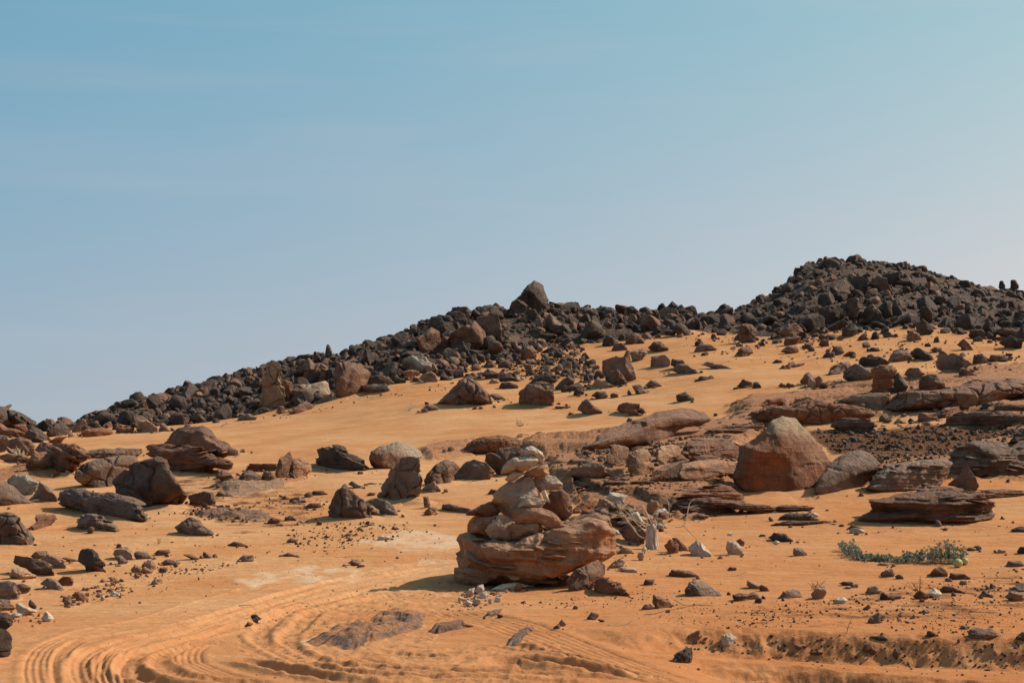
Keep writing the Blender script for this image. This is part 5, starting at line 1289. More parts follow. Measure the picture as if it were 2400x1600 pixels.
qs('''rock_outcrop|blay|r|.9|smooth whale-backed red rock rising from the sand|100 769 240 698 260 638 320 578 480 518 620 478 720 448 840 408 1000 348 1150 318 1300 303 1434 308 1564 350 1644 432 1500 505 1300 525 1200 605 1080 655 900 704 700 714 400 744 200 774|tilt=(-.3,0)
stone|dark|r|.9|dark round stone perched on the whale-backed rock|618 455 640 413 690 423 698 462 650 474
stone|dark|a|.9|dark small block on the far side of the whale-backed rock|1682 392 1690 355 1735 360 1732 390
rock_outcrop|blay|l|.7|long curved lip of brown rock above the rubbly bedrock|1496 644 1600 568 1750 528 1950 498 2091 498 2310 478 2310 542 2091 574 1900 594 1640 604
rock_outcrop|brown|s|.9|blocky brown rise in the rubbly bedrock|376 904 420 758 520 738 644 780 644 862 590 964 480 1004 388 964
rock_outcrop|tan|r|.8|sandy tan dome in the rubbly bedrock|616 964 650 858 780 788 880 798 924 870 884 940 954 1020 870 1104 700 1124 638 1055
rock_outcrop|tan|a|.8|cracked tan block with a dark cleft in the rubbly bedrock|976 904 1040 768 1150 738 1264 758 1284 862 1130 904 1060 1004 998 964
rock_outcrop|brown|s|.8|broad crumbly brown shelf behind the cream boulder|1296 854 1350 718 1500 658 1800 658 1900 698 2010 778 2010 902 1800 904 1650 924 1400 924
rock_outcrop|tan|r|.8|wide smooth tan swell of rock beside the big cream boulder|1246 1104 1300 978 1500 928 1700 928 1950 988 1990 1102 1700 1124 1500 1174 1270 1174
rock_outcrop|brown|a|.8|grey-brown tilted slab crossing the tan bedrock|896 1174 980 1048 1150 978 1400 918 1304 1024 1254 1124 1200 1184
rock_outcrop|tan|s|.8|brown-fronted tan step in bedrock behind the cairn|-120 1120 -60 1020 0 1008 130 968 330 978 384 1082 300 1154 150 1149 0 1145
rock|tan|a|.8|grey-tan block next to the brown-fronted step|316 1124 400 1038 560 1028 604 1102 560 1154 420 1154
rock_slab|blay|l|.8|thin red shelf in the sandy bedrock behind the cairn|640 1218 700 1190 850 1178 950 1190 960 1218 780 1228
rock_slab|blay|l|.8|low dark red shelf under the grey-brown tilted slab|1090 1186 1100 1145 1270 1130 1400 1140 1560 1168 1400 1182 1200 1188
rock_slab|blay|l|.8|long red-brown splinter across the sandy bedrock|-60 1240 20 1190 220 1215 230 1240 80 1260
rock_slab|blay|l|.8|short dark shelf in the sandy bedrock near the pebbles|320 1230 360 1190 560 1180 640 1215 520 1238
rock_slab|grey|a|.8|dark blue-grey slab in the rubble left of the brown rise|-140 1000 -60 920 60 905 200 935 210 955 60 960 -20 990
rock|brown|a|.8|small dark wedge rock in the tan bedrock|1160 1075 1180 1020 1250 1000 1300 1040 1220 1090
''', 'L')
flat('E', 'rock_pavement', 'flat stained bedrock breaking through sand near the teardrop boulder', 'tan', '-380 500 -200 480 60 500 330 470 300 540 60 590 -100 640 -300 640', .07, 'bedrock', st=.5)
flat('A', 'rock_pavement', 'patch of broken brown bedrock in the sand below the lumpy grey rock', 'brown', '1780 1200 1900 1160 2100 1180 2352 1160 2500 1180 2500 1230 2200 1240 1900 1225', .10, 'bedrock', st=.5)

# ------------------------------------------------------------------ rubble of the hills
R4 = np.random.default_rng(42)
random.seed(5)
def proto_verts(level, rng, shp='a', asp=(1, 1, .8)):
    D, Fc = ico(level)
    V = facet_q(D, rng, SHAPE[shp]) * np.array(asp)
    return roughen(V, Fc, .85, dict(SHAPE[shp], cells=0), rng, detail=4), Fc
PR3 = [proto_verts(4, R4, 'b', (1, R4.uniform(.7, 1), R4.uniform(.6, 1.15))) for _ in range(16)]
PR2 = [proto_verts(3, R4, 'b', (1, R4.uniform(.7, 1), R4.uniform(.55, 1.1))) for _ in range(14)]
PR1 = [proto_verts(2, R4, 'b', (1, R4.uniform(.7, 1), R4.uniform(.5, 1.0))) for _ in range(12)]
def rot_m(rng, tilt=.6):
    a = rng.uniform(0, 2 * math.pi); b = rng.normal(0, tilt); c = rng.normal(0, tilt)
    ca, sa, cb, sb, cc, s_ = math.cos(a), math.sin(a), math.cos(b), math.sin(b), math.cos(c), math.sin(c)
    A = np.array([[ca, -sa, 0], [sa, ca, 0], [0, 0, 1]]); B = np.array([[1, 0, 0], [0, cb, -sb], [0, sb, cb]]); Cm = np.array([[cc, 0, s_], [0, 1, 0], [-s_, 0, cc]])
    return B @ Cm @ A
def heap(name, items, mats, label, cat, protos, group=None, tilt=.6, bury=.3, flat_=1.0):
    """many loose stones that nobody would count, as one object"""
    Vs, Fs, Ms = [], [], []; n = 0
    for (x, y, z, r) in items:
        V, Fc = protos[R4.integers(len(protos))]
        V = (V * np.array([R4.uniform(.7, 1.45), R4.uniform(.7, 1.2), R4.uniform(.6, 1.25) * flat_])) @ rot_m(R4, tilt).T * r
        Vs.append(V + np.array([x, y, z + r * (.5 - bury)])); Fs.append(Fc + n); n += len(V)
        Ms.append(np.full(len(Fc), R4.integers(len(mats))))
    me = mesh_np(name, np.vstack(Vs), np.vstack(Fs), False)
    o = link(name, me, M[mats[0]])
    for m in mats[1:]: me.materials.append(M[m])
    me.polygons.foreach_set('material_index', np.concatenate(Ms).astype(np.int32))
    return tag(o, label, cat, group, 'stuff')

def hill_px(u):
    return float(np.interp(u, UG, VC)), float(np.interp(u, UG, VF))
# small rubble over both hills, back slopes included
items = []
while len(items) < 7200:
    u = R4.uniform(60, 2700); i = np.searchsorted(UG, u); yf, yc = YF[min(i, NT - 1)], YC[min(i, NT - 1)]
    b = R4.uniform(-.03, 1.25)
    if b > 1 and R4.random() < .5: continue
    y = yf + b * (yc - yf); x = (u - 1200) / F * y
    if b < .25 and 1150 < u < 1800 and R4.random() < .75: continue
    r = float(np.clip(.175 * math.exp(R4.normal(0, .55)), .08, .75))
    items.append((x, y, ground(x, y), r))
for k in range(500):                       # the broken skyline
    u = R4.uniform(110, 2600); i = min(np.searchsorted(UG, u), NT - 1); y = YC[i] + R4.normal(0, .6); x = (u - 1200) / F * y
    items.append((x, y, ground(x, y) + R4.uniform(-.05, .16), R4.uniform(.14, .36) * (.75 if u > 1800 else 1)))
heap('hill_rubble', items, ['dark', 'dark', 'dark', 'brown'], 'dark weathered rubble covering the stony ridge and the rounded hill', 'rubble', PR2)

def scatter_objs(name, spots, mats, label_fn, cat, group_fn, tilt=.5, bury=.3):
    protos = {}
    for (u, v, x, y, z, r) in spots:
        mk = mats[R4.integers(len(mats))]; pi = int(R4.integers(len(PR3)))
        if (mk, pi) not in protos:
            V, Fc = PR3[pi]
            ob = link(name, mesh_np(name, V, Fc, False), M[mk]); protos[(mk, pi)] = ob
        else:
            ob = protos[(mk, pi)].copy(); COL.objects.link(ob)
        ob.location = (x, y, z + r * (.5 - bury))
        ob.rotation_euler = (R4.normal(0, tilt), R4.normal(0, tilt), R4.uniform(0, 6.28))
        ob.scale = (r * R4.uniform(.75, 1.25), r * R4.uniform(.8, 1.2), r * R4.uniform(.75, 1.3))
        tag(ob, label_fn(u, v), cat, group_fn(u, v))
spots = []
while len(spots) < 215:
    u = R4.uniform(115, 2420); vc, vf = hill_px(u)
    f = R4.random()
    v = vc + 4 + f * (vf - vc + 4)
    if 1150 < u < 1750 and f > .75 and R4.random() < .4: continue
    x, y, z = cast(u, v)
    px_r = float(np.clip(15 * math.exp(R4.normal(0, .38)), 9, 34)) * (.62 if u < 560 else 1) * (.55 if (u > 1750 and f < .35) else 1)
    spots.append((u, v, x, y, z, px_r * y / F))
for k in range(45):
    u = R4.uniform(140, 2400); vc, vf = hill_px(u); i = min(np.searchsorted(UG, u), NT - 1); y = YC[i] - .5; x = (u - 1200) / F * y
    spots.append((u, vc, x, y, ground(x, y) + .05, R4.uniform(9, 15) * y / F * (.6 if u > 1800 else 1)))
def hl(u, v):
    if u > 1660: return 'dark angular boulder heaped among many on the rounded hill'
    if u < 620: return 'dark angular boulder heaped among many on the low tail of the ridge'
    return 'dark angular boulder heaped among many on the ridge around the pyramid peak'
def hg(u, v):
    return 'boulders of the rounded hill' if u > 1660 else 'boulders of the low ridge tail' if u < 620 else 'boulders of the ridge'
scatter_objs('boulder', spots, ['dark', 'dark', 'dark', 'brown'], hl, 'hill boulder', hg)

# loose rocks strewn over the upper sand
def zone(reg, s, n, rmin, rmax, pw=2.0, lim=None):
    P = px(reg, s); out = []
    lo, hi = P.min(0), P.max(0)
    while len(out) < n:
        u, v = R4.uniform(lo[0], hi[0]), R4.uniform(lo[1], hi[1])
        if not in_poly(u, v, P): continue
        x, y, z = cast(u, v)
        r = (rmin + (rmax - rmin) * R4.random() ** pw) * y / F
        out.append((u, v, x, y, z, r))
    return out
up = zone('C', '820 1080 700 900 760 760 1000 700 1400 760 1500 900 1650 1000 1500 1150 1300 1180 1150 1100 1000 1060', 85, 5, 17, 1.6)
up += zone('C', '0 1080 0 900 300 840 760 880 800 1060 400 1090', 35, 6, 18, 1.5)
up += zone('D', '240 640 260 560 560 560 900 610 1500 600 1800 560 2300 620 2352 760 2000 700 1500 720 900 700 400 690', 50, 4, 14, 1.6)
scatter_objs('rock', up, ['dark', 'dark', 'brown', 'grey'], lambda u, v: 'loose dark rock strewn with others over the sand below the ' + ('rounded hill' if u > 1560 else 'pyramid peak'),
             'rock', lambda u, v: 'rocks strewn below the ' + ('rounded hill' if u > 1560 else 'pyramid peak'))
# broken stones between cairn and stump, and rubble over the bedrock
def rub(zs, mats, lab, grp):
    heap('rubble', [(x, y, z, r * 1.1) for u, v, x, y, z, r in zs], mats, lab, 'rubble', PR2)
rub(zone('N', '240 440 560 330 1000 330 1300 420 1560 420 1600 640 1300 760 1150 860 900 720 740 560 500 480', 85, 4, 14, 1.6), ['tan', 'pale', 'red', 'pink'], 'broken stones heaped between cairn and stump', 'broken stones between cairn and stump')
rub(zone('N', '760 820 1100 860 1200 960 1500 980 1500 1060 900 1060 700 1040', 12, 2.5, 6, 1.5), ['tan', 'pale', 'red'], 'few small broken stones on the sand in front of the stump', 'broken stones before the stump')
rub(zone('L', '0 800 400 740 1000 720 1500 640 1950 640 2000 900 1950 1100 1200 1150 600 1150 0 1100', 110, 4, 11, 1.8), ['brown', 'blay', 'tan', 'grey'], 'small angular stones lying loose on the bedrock behind the cairn', 'loose stones on the bedrock')
rub(zone('K', '1500 150 1900 180 2400 200 2400 330 1900 300 1300 330 1100 330', 30, 4, 11, 1.8), ['brown', 'dlay', 'blay'], 'small dark stones lying loose behind the gravel field', 'loose stones behind the gravel field')
sm = zone('C', '820 1080 700 900 760 760 1000 700 1400 760 1500 900 1650 1000 1500 1150 1300 1180 1150 1100 1000 1060', 420, 2, 6, 1.5)
sm += zone('D', '240 680 260 540 560 540 900 600 1500 590 1800 540 2352 620 2352 780 1800 800 1500 740 900 740 400 720', 260, 1.5, 5, 2)
sm += zone('B', '0 960 500 860 900 780 1300 720 1700 660 2200 560 2200 640 1400 740 900 860 300 960', 70, 1.5, 5, 2)
heap('scree', [(x, y, z, r) for u, v, x, y, z, r in sm], ['dark', 'brown'], 'fine dark scree scattered on the upper sand', 'scree', PR1)

bigsm = zone('C', '700 1000 700 880 780 760 1000 700 1400 720 1500 900 1500 1060 1200 1050 1000 1040', 150, 4, 11, 1.4)
heap('scree', [(x, y, z, r) for u, v, x, y, z, r in bigsm], ['dark', 'brown', 'dark'], 'crowded dark scree on the sandy gap below the pyramid peak', 'scree', PR2)
# gravel and pebbles nearer by
def peb(name, zs, mats, label):
    its = []
    for zz in zs: its += [(x, y, z, r) for u, v, x, y, z, r in zone(*zz)]
    heap(name, its, mats, label, 'pebbles', PR1, bury=.25)
peb('gravel', [('K', '900 330 1100 320 1400 320 1700 290 2000 310 2352 320 2400 440 2000 430 1800 510 1500 560 1350 560 1250 470 1050 480', 1300, 1.0, 9, 3.2)],
    ['brown', 'grey', 'blay', 'dlay'], 'dark stony gravel field behind the cream-topped boulder')
peb('gravel', [('L', '0 780 300 720 500 730 1300 660 1500 640 1900 640 2000 800 1900 900 1300 900 900 960 300 960 0 1000', 420, 2, 9, 2), ('L', '0 1200 600 1150 1200 1150 1900 1180 1900 1250 1000 1300 0 1330', 160, 1.5, 5, 2)],
    ['brown', 'tan', 'blay', 'grey'], 'brown rubble lying over the bedrock behind the cairn')
peb('pebbles', [('J', '1500 500 1800 470 2400 380 2400 700 2200 860 1500 830 1200 700 700 800 300 800 400 700 700 620 1000 600', 900, 1.2, 5, 2.6),
                ('J', '-200 640 300 620 700 640 700 800 300 800 -200 760', 160, 1.2, 4, 2.4), ('J', '-100 900 2400 880 2400 1140 1500 1120 600 1020 100 960', 230, 1.3, 5, 2)],
    ['brown', 'dlay', 'red', 'grey'], 'small pebbles strewn along the bank and the sand above it')
peb('pebbles', [('F', '540 790 700 720 900 690 1050 620 1150 640 1230 730 1150 760 900 800 640 880 560 870', 190, 1.6, 7, 2), ('F', '1170 560 1300 500 1500 500 2050 470 2200 470 1900 560 1600 580 1400 620 1250 620', 130, 1.3, 5, 2),
                ('F', '120 1000 300 900 420 860 460 900 300 1060', 30, 1.3, 5, 2)], ['red', 'tan', 'red', 'brown'], 'orange gravel bank beside the sandy track')
peb('pebbles', [('E', '0 700 200 560 700 640 1000 900 1300 940 1100 1000 700 1060 500 1120 200 900', 240, 1.3, 5, 2.2), ('E', '680 880 1300 880 1500 960 1100 1060 500 1180 350 1100', 150, 1.3, 4.5, 2),
                ('A', '1500 1170 1800 1120 2352 1100 2352 1280 1900 1260', 130, 1.5, 6, 2), ('G', '560 1520 900 1480 1500 1380 2000 1350 2352 1400 2352 1560 1400 1560', 160, 1.2, 4.5, 2.2),
                ('G', '300 1500 340 1400 600 1340 950 1330 900 1370 650 1420 480 1520 380 1560', 120, 1.5, 6, 2)],
    ['brown', 'dlay', 'tan', 'red'], 'sparse pebbles on the middle sand around the cairn')
peb('pebbles', [('S', '60 1220 700 1180 1050 1290 2380 1220 2380 1460 1200 1470 700 1400 300 1400', 330, .9, 2.6, 2.5), ('S', '300 1420 1000 1400 1500 1520 1600 1590 200 1590', 150, .8, 2.2, 2)],
    ['brown', 'tan', 'dlay'], 'stray grit scattered over the open sand')

peb('pebbles', [('G', '300 1500 330 1420 480 1390 620 1380 780 1360 940 1340 900 1370 700 1420 600 1500 480 1560 380 1560', 90, 2, 6.5, 1.8), ('G', '180 1560 300 1480 480 1520 300 1600', 20, 1.5, 4, 2)], ['pale', 'tan', 'pale'], 'pale rubble crumbled at the foot of the cairn ledge')
peb('pebbles', [('J', '0 860 300 830 1000 840 1800 870 2400 890 2400 1120 1600 1100 800 1000 100 960', 90, 1.6, 6.5, 2)], ['brown', 'red', 'tan', 'dlay'], 'small stones stuck in the face of the bank')

pl = zone('L', '-150 960 300 760 700 720 1300 690 1500 650 1980 650 2000 900 1950 1150 1300 1180 600 1200 0 1200', 150, 5, 19, 1.6)
pl += zone('L', '-100 1180 500 1150 1300 1170 1900 1180 1950 1260 1400 1330 900 1360 500 1330 0 1290', 60, 4, 14, 1.6)
pl += zone('K', '1000 300 1300 270 1500 180 2000 190 2400 170 2400 330 1900 320 1400 330', 70, 4, 15, 1.6)
pl += zone('K', '1000 470 1300 560 1800 500 2352 430 2352 380 1700 300 1000 330', 55, 3, 10, 1.8)
heap('rubble', [(x, y, z, r) for u, v, x, y, z, r in pl], ['bed', 'blay', 'tan', 'bed'], 'broken flat slabs of orange-brown rock littering the bedrock shelves', 'rubble', PR2, tilt=.16, flat_=.34, bury=.42)
chips = []
for (x0, y0, w, d, s_, h) in DRIFT:
    if y0 > 75: continue
    for k in range(int(np.clip(w * 9, 3, 13))):
        a = R4.uniform(0, 2 * math.pi); e = R4.uniform(1.0, 1.7)
        x = x0 + math.cos(a) * w * e; y = y0 + s_ * (x - x0) + math.sin(a) * (d * e + .1) - .1
        chips.append((x, y, ground(x, y), R4.uniform(.010, .03) * (y / 22) * (1 + 2 * R4.random() ** 4)))
heap('rock_chips', chips, ['brown', 'blay', 'red', 'grey'], 'broken chips lying round the feet of the boulders', 'rock chips', PR1, bury=.25)
peb('pebbles', [('S', '100 1240 420 1190 760 1200 1040 1230 1040 1300 700 1340 400 1420 200 1440 100 1380', 260, 1.0, 4.5, 3), ('S', '560 1440 760 1390 1040 1340 1060 1400 800 1470 620 1490', 110, .9, 3, 2.5),
                ('S', '1420 1200 1700 1180 2000 1220 2380 1200 2380 1300 1900 1330 1500 1330', 130, 1.0, 4, 3)], ['brown', 'red', 'dlay', 'tan'], 'scattered small stones between the boulders and the track')

# ------------------------------------------------------------------ plants and dead wood
def plain(name, c1, c2, rough_=.8, scale=8):
    k = NT_(name)
    k.l(k.mix(k.mapr(k.noise(scale, 4), .35, .65), c1, c2), k.b.inputs['Base Color']); k.b.inputs['Roughness'].default_value = rough_
    rn = k.pos.outputs['Random Per Island']
    return k.m
M['straw'] = plain('dry_stem', (.62, .46, .28), (.76, .62, .44), .8, 14)
M['twig'] = plain('dry_twig', (.30, .15, .07), (.42, .24, .12), .8, 14)
M['leaf'] = plain('gourd_leaf', (.18, .20, .13), (.33, .34, .24), .7, 20)
M['gourd'] = plain('gourd_skin', (.40, .33, .12), (.52, .44, .20), .55, 16)
def wood_material():
    k = NT_('weathered_wood')
    n = k.noise(1, 5, .7, k.scaled((60, 60, 5)))
    k.l(k.mix(k.mapr(n, .35, .65), (.30, .20, .15), (.66, .54, .44)), k.b.inputs['Base Color'])
    k.l(k.bump(n, .9, .02), k.b.inputs['Normal'])
    return k.m
M['wood'] = wood_material()
def tubes(name, paths, mat, parent=None, sides=6):
    """paths: list of (points, r0, r1)"""
    Vs, Fs = [], []; n = 0
    for P, r0, r1 in paths:
        P = np.asarray(P, float)
        T = np.gradient(P, axis=0); T /= np.linalg.norm(T, axis=1)[:, None] + 1e-9
        up_ = np.array([.3, 1, .2]); A = np.cross(T, up_); A /= np.linalg.norm(A, axis=1)[:, None] + 1e-9; B = np.cross(T, A)
        rr = np.linspace(r0, r1, len(P))
        a = np.arange(sides) / sides * 2 * math.pi
        ring = P[:, None] + rr[:, None, None] * (np.cos(a)[None, :, None] * A[:, None] + np.sin(a)[None, :, None] * B[:, None])
        Vs.append(ring.reshape(-1, 3))
        for i in range(len(P) - 1):
            for j in range(sides):
                Fs.append((n + i * sides + j, n + i * sides + (j + 1) % sides, n + (i + 1) * sides + (j + 1) % sides, n + (i + 1) * sides + j))
        n += len(P) * sides
    return link(name, mesh_np(name, np.vstack(Vs), np.array(Fs)), M[mat], parent)
def at(u, v, y):
    return np.array([(u - 1200) / F * y, y, ZC + (V0 - v) / F * y])
def stalk(reg, s, y, r0, r1, bow=.05, seed=0):
    p = spline(px(reg, s), 6); n = len(p)
    rg = np.random.default_rng(seed + 3)
    dy = np.sin(np.linspace(0, 1, n) * 2.2) * rg.uniform(-bow, bow) * 2
    return (np.array([at(u, v, y + d) for (u, v), d in zip(p, dy)]), r0, r1)
def empty(name, loc):
    o = bpy.data.objects.new(name, None); COL.objects.link(o); o.location = loc; o.empty_display_size = .1
    return o
def into(o, root):
    """child of root, keeping its place"""
    o.parent = root
    o.data.transform(__import__('mathutils').Matrix.Translation(-Vector(root.location)))
# weathered stump with its dry stalks
SX, SY, SZ = cast(*px('N', '1320 905')[0])
root = empty('stump', (SX, SY, SZ))
tag(root, 'weathered pale wooden stump standing in the sand with dry stalks springing from it', 'stump')
m = SY / F
zz = np.linspace(0, 1, 22); aa = np.arange(40) / 40 * 2 * math.pi
V = []
for z in zz:
    w = np.interp(z, [0, .25, .5, .8, .95, 1], [15, 13, 12.5, 11, 8.5, 3]) * m
    r = w * (1 + .12 * np.sin(aa * 7 + z * 2) + .07 * np.sin(aa * 13 + 1.3 - z * 4) + .10 * np.sin(aa * 3 + z * 3))
    cx_ = np.interp(z, [0, .5, 1], [2, -2, -1]) * m
    V.append(np.stack([np.cos(aa) * r + cx_, np.sin(aa) * r * .8, np.full(40, z * 62 * m - .03) + .012 * np.sin(aa * 4) * (z > .9)], 1))
V = np.vstack(V); Fq = [(i * 40 + j, i * 40 + (j + 1) % 40, (i + 1) * 40 + (j + 1) % 40, (i + 1) * 40 + j) for i in range(21) for j in range(40)]
link('trunk', mesh_np('trunk', V, np.array(Fq)), M['wood'], root)
for i, s in enumerate(['1290 600 1200 400 1100 300', '1320 560 1240 380 1190 300', '1270 620 1100 520 940 460 780 430 540 355', '1260 760 1150 720 1050 600 930 430 835 255',
                       '1280 640 1090 490 1000 350 920 225', '1250 690 1100 540 1000 430 895 325', '1270 790 1140 720 1080 620 955 475', '1370 620 1385 570 1400 520']):
    o = tubes('stalk', [stalk('N', s, SY - .02, .0062, .003, .06, i)], 'straw', None); into(o, root)
def single(name, label, cat, reg, s, y=None, r=.006, mat='straw', r1=None):
    P = px(reg, s)
    yy_ = y if y is not None else cast(*P[np.argmax(P[:, 1])])[1] - .03
    o = tubes(name, [stalk(reg, s, yy_, r, r1 or r * .5, .03, len(label))], mat)
    c = Vector(at(P[0][0], P[0][1], yy_)); o.data.transform(__import__('mathutils').Matrix.Translation(-c)); o.location = c
    return tag(o, label, cat)
single('dry_stalk', 'thin curved straw-coloured stalk arching up just beyond the stump', 'stalk', 'N', '1460 595 1530 510 1555 420 1550 300 1520 200', SY, .006)
single('dry_stalk', 'bleached hooked stalk rising from the red ground past the curved one', 'stalk', 'N', '1640 610 1740 595 1790 500 1820 350 1840 280 1905 212', SY + .1, .010)
single('dry_twig', 'dark bent twig trailing down to a cream stone', 'twig', 'N', '1755 590 1840 680 1900 740 1955 795', SY + .05, .006, 'twig')
single('dry_twig', 'pale kinked twig lying above the broken edge of the track', 'twig', 'I', '1480 838 1560 845 1640 830 1695 800 1735 825 1772 862', None, .006)
single('dry_twig', 'white forked-looking stick lying on the far sand by the dark boulder', 'twig', 'A', '2150 668 2190 650 2215 620 2232 603', None, .018)
single('dry_twig', 'curved white stalk in the sand by the blue-grey block', 'twig', 'A', '262 1108 285 1080 320 1064 358 1062', None, .012)
single('dry_twig', 'thin white stick lying on the sand inside the track loop', 'twig', 'H', '190 656 240 658 300 652 358 656', None, .010)
single('dry_twig', 'small pale stalk standing at the rim of the flush slab', 'twig', 'H', '1132 1145 1152 1100 1142 1065', None, .006)
single('dry_twig', 'long dark thread-like twig on the pebbly slope beside the track', 'twig', 'I', '1800 742 1900 735 2000 705 2100 690 2250 660 2352 655', None, .005, 'twig')
single('dry_twig', 'bone-white stick on the ridge foot sand near the pale worn rock', 'twig', 'B', '68 980 95 960 130 952 150 955', None, .03)
single('dry_twig', 'thin dry twig across the sand between the creeping plant and the tan wedge', 'twig', 'J', '300 436 370 434 420 420 440 408', None, .006)
single('dry_twig', 'long thin dry twig before the creeping plant', 'twig', 'J', '950 412 1020 418 1100 416 1160 404', None, .005)
single('dry_twig', 'thin leaning twig on the pebbly strip behind the bank', 'twig', 'J', '1130 835 1140 790 1160 740', None, .005, 'twig')
single('dry_twig', 'forked brown twig beside the domed boulder', 'twig', 'J', '-60 600 20 640 110 636 210 640', None, .006, 'twig')
def shrub(name, label, reg, base, tips, r, mat, n=3, spread=14):
    b = px(reg, base)[0]; y = cast(b[0], b[1])[1]
    paths = []; rg = np.random.default_rng(len(label))
    for t in px(reg, tips):
        for k in range(n):
            e = t + rg.normal(0, spread, 2) / REG[reg][2] * 1.2
            mid = (b + e) / 2 + rg.normal(0, spread * .5, 2) / REG[reg][2]
            d = rg.uniform(-.12, .12)
            P = [at(b[0], b[1] + 3, y), at(mid[0], mid[1], y + d * .5), at(e[0], e[1], y + d)]
            q = np.array(P); tt = np.linspace(0, 1, 7)[:, None]
            paths.append(((1 - tt) ** 2 * q[0] + 2 * tt * (1 - tt) * q[1] + tt ** 2 * q[2], r, r * .4))
            for s_ in (.55, .8):
                p0 = (1 - s_) ** 2 * q[0] + 2 * s_ * (1 - s_) * q[1] + s_ ** 2 * q[2]
                p1 = p0 + rg.normal(0, 1, 3) * .03 * y / 25 + np.array([0, 0, .03 * y / 25])
                paths.append((np.linspace(p0, p1, 4), r * .6, r * .3))
    o = tubes(name, paths, mat, None, 5)
    c = Vector(at(b[0], b[1], y)); o.data.transform(__import__('mathutils').Matrix.Translation(-c)); o.location = c
    return tag(o, label, 'dry shrub')
shrub('dry_shrub', 'small reddish dry shrub behind the tan rock on the pebbly strip', 'J', '915 535', '870 480 905 500 940 462 975 490', .005, 'twig', 3)
shrub('dry_shrub', 'spiky reddish dry shrub over the rust-red stone in the stony cluster', 'J', '1630 555', '1550 465 1590 490 1630 500 1645 475', .005, 'twig', 3)
shrub('dry_grass', 'straw-coloured dry grass tuft before the overhanging boulder of the outcrop', 'P', '260 925', '120 760 160 800 220 790 300 820 320 880 190 860', .012, 'straw', 3, 20)
shrub('dry_grass', 'thin yellow grass tuft on the dune beside the flat grey stone', 'B', '1790 835', '1745 825 1790 800 1830 808', .012, 'straw', 4, 14)
shrub('dry_shrub', 'tiny dry tuft on the smooth dune below the mound', 'C', '850 1485', '820 1465 860 1460 895 1478', .012, 'twig', 3, 14)
shrub('dry_shrub', 'lone little branched weed on the smooth sand by the lumpy grey rock', 'F', '1462 290', '1458 235 1475 255 1450 260', .005, 'twig', 2, 8)
# creeping desert gourd
GX, GY, GZ = cast(*px('J', '1500 350')[0])
groot = empty('gourd_plant', (GX, GY, GZ))
tag(groot, 'creeping green desert gourd plant with a few yellow fruits on the sand', 'plant')
gp = spline(px('J', '1120 260 1160 300 1230 330 1320 335 1420 340 1520 345 1620 340 1720 345 1800 345 1880 350 1940 355'), 10)
hp = np.interp(np.linspace(0, 1, len(gp)), [0, .08, .2, .3, .5, .6, .7, .8, .9, 1], [22, 24, 14, 9, 12, 20, 30, 40, 42, 24])
vin = []; leaves = []; nv = 0; LV, LF = [], []
rg = np.random.default_rng(8)
base = np.array([cast(u, v) for u, v in gp])
vin.append((base + np.array([0, 0, .02]), .009, .006))
def leaf(p, d, n_, s):
    """a narrow deeply lobed leaf: three pointed lobes"""
    global nv
    d = d / np.linalg.norm(d); sd = np.cross(d, n_); sd /= np.linalg.norm(sd) + 1e-9; n_ = np.cross(sd, d)
    for ang, l in ((0, 1.0), (.75, .7), (-.75, .7)):
        e = math.cos(ang) * d + math.sin(ang) * sd; w = np.cross(e, n_)
        q = [p, p + e * l * s * .5 + w * .16 * s + n_ * .10 * s, p + e * l * s + n_ * .05 * s, p + e * l * s * .5 - w * .16 * s + n_ * .10 * s]
        LV.extend(q); LF.append((nv, nv + 1, nv + 2, nv + 3)); nv += 4
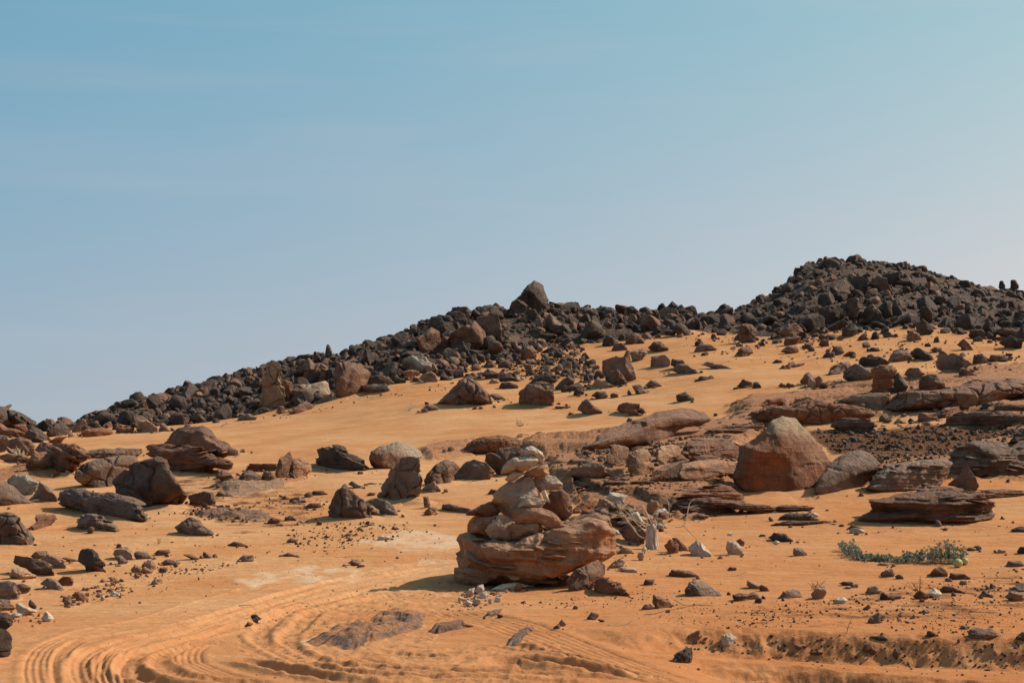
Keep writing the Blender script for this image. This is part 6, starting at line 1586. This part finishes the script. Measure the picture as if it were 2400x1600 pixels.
for k in range(430):
    i = rg.integers(len(gp)); h = hp[i] * 1.3 * GY / F
    p0 = base[i] + np.array([rg.normal(0, .04), rg.normal(0, .10), 0])
    top = p0 + np.array([rg.normal(0, .06), rg.normal(0, .08), h * rg.uniform(.3, 1.05)])
    mid = (p0 + top) / 2 + rg.normal(0, .02, 3)
    t = np.linspace(0, 1, 5)[:, None]
    c = (1 - t) ** 2 * p0 + 2 * t * (1 - t) * mid + t * t * top
    if k % 2 == 0: vin.append((c, .0035, .002))
    for j in range(6):
        s_ = rg.uniform(.25, 1); p = (1 - s_) ** 2 * p0 + 2 * s_ * (1 - s_) * mid + s_ * s_ * top
        leaf(p, rg.normal(0, 1, 3) + np.array([0, 0, .5]), rg.normal(0, .6, 3) + np.array([0, 0, 1]), rg.uniform(.03, .062))
o = tubes('stems', vin, 'straw', None, 5); into(o, groot)
me = mesh_np('foliage', np.array(LV), np.array(LF), False); o = link('foliage', me, M['leaf']); into(o, groot)
for (gu, gv, gr) in ((1900, 348, 33), (1945, 335, 28), (1860, 300, 34), (1215, 245, 17), (1850, 335, 22)):
    u, v = px('J', '%f %f' % (gu, gv))[0]; x, y, z = cast(u, v + gr / 2.94); r = gr / 2.94 * y / F
    D, Fc = ico(4); V = D * r * np.array([1, 1, .93]) * (1 + .02 * np.cos(np.arctan2(D[:, 1], D[:, 0]) * 8))[:, None]
    o = link('fruit', mesh_np('fruit', V + np.array([x, y + r * .5, z + r * .9]), Fc), M['gourd']); into(o, groot)

# sand drifted against the rocks
go = bpy.data.objects['ground']
n_ = len(go.data.vertices); co = np.empty(n_ * 3, np.float32); go.data.vertices.foreach_get('co', co); co = co.reshape(-1, 3)
gx, gy = co[:, 0].astype(float), co[:, 1].astype(float); add = np.zeros(n_)
order = np.argsort(gy); gys = gy[order]
for (x0, y0, w, d, s_, h) in DRIFT:
    R = 2.6 * max(w, d) + .2
    a, b = np.searchsorted(gys, [y0 - R, y0 + R]); idx = order[a:b]
    dx = gx[idx] - x0; m = np.abs(dx) < 2.6 * w + .3
    idx = idx[m]; dx = dx[m]; dy = gy[idx] - y0 - s_ * dx
    tail = np.where(dx < 0, 1.5, 1.15)
    r2 = (dx / (tail * w)) ** 2 + (dy / (1.25 * d + .08)) ** 2
    bump_ = min(.16 * h, .14) * np.exp(-r2 ** 1.3) - min(.05 * h, .05) * np.exp(-((np.sqrt(r2) - 1.35) / .28) ** 2) * (dx > 0)
    add[idx] = np.where(np.abs(bump_) > np.abs(add[idx]), bump_, add[idx])
co[:, 2] += add * (1 + .5 * fbm(np.stack([gx * 2, gy * 2, gx * 0], 1), 3, 91))
go.data.vertices.foreach_set('co', co.ravel()); go.data.update()
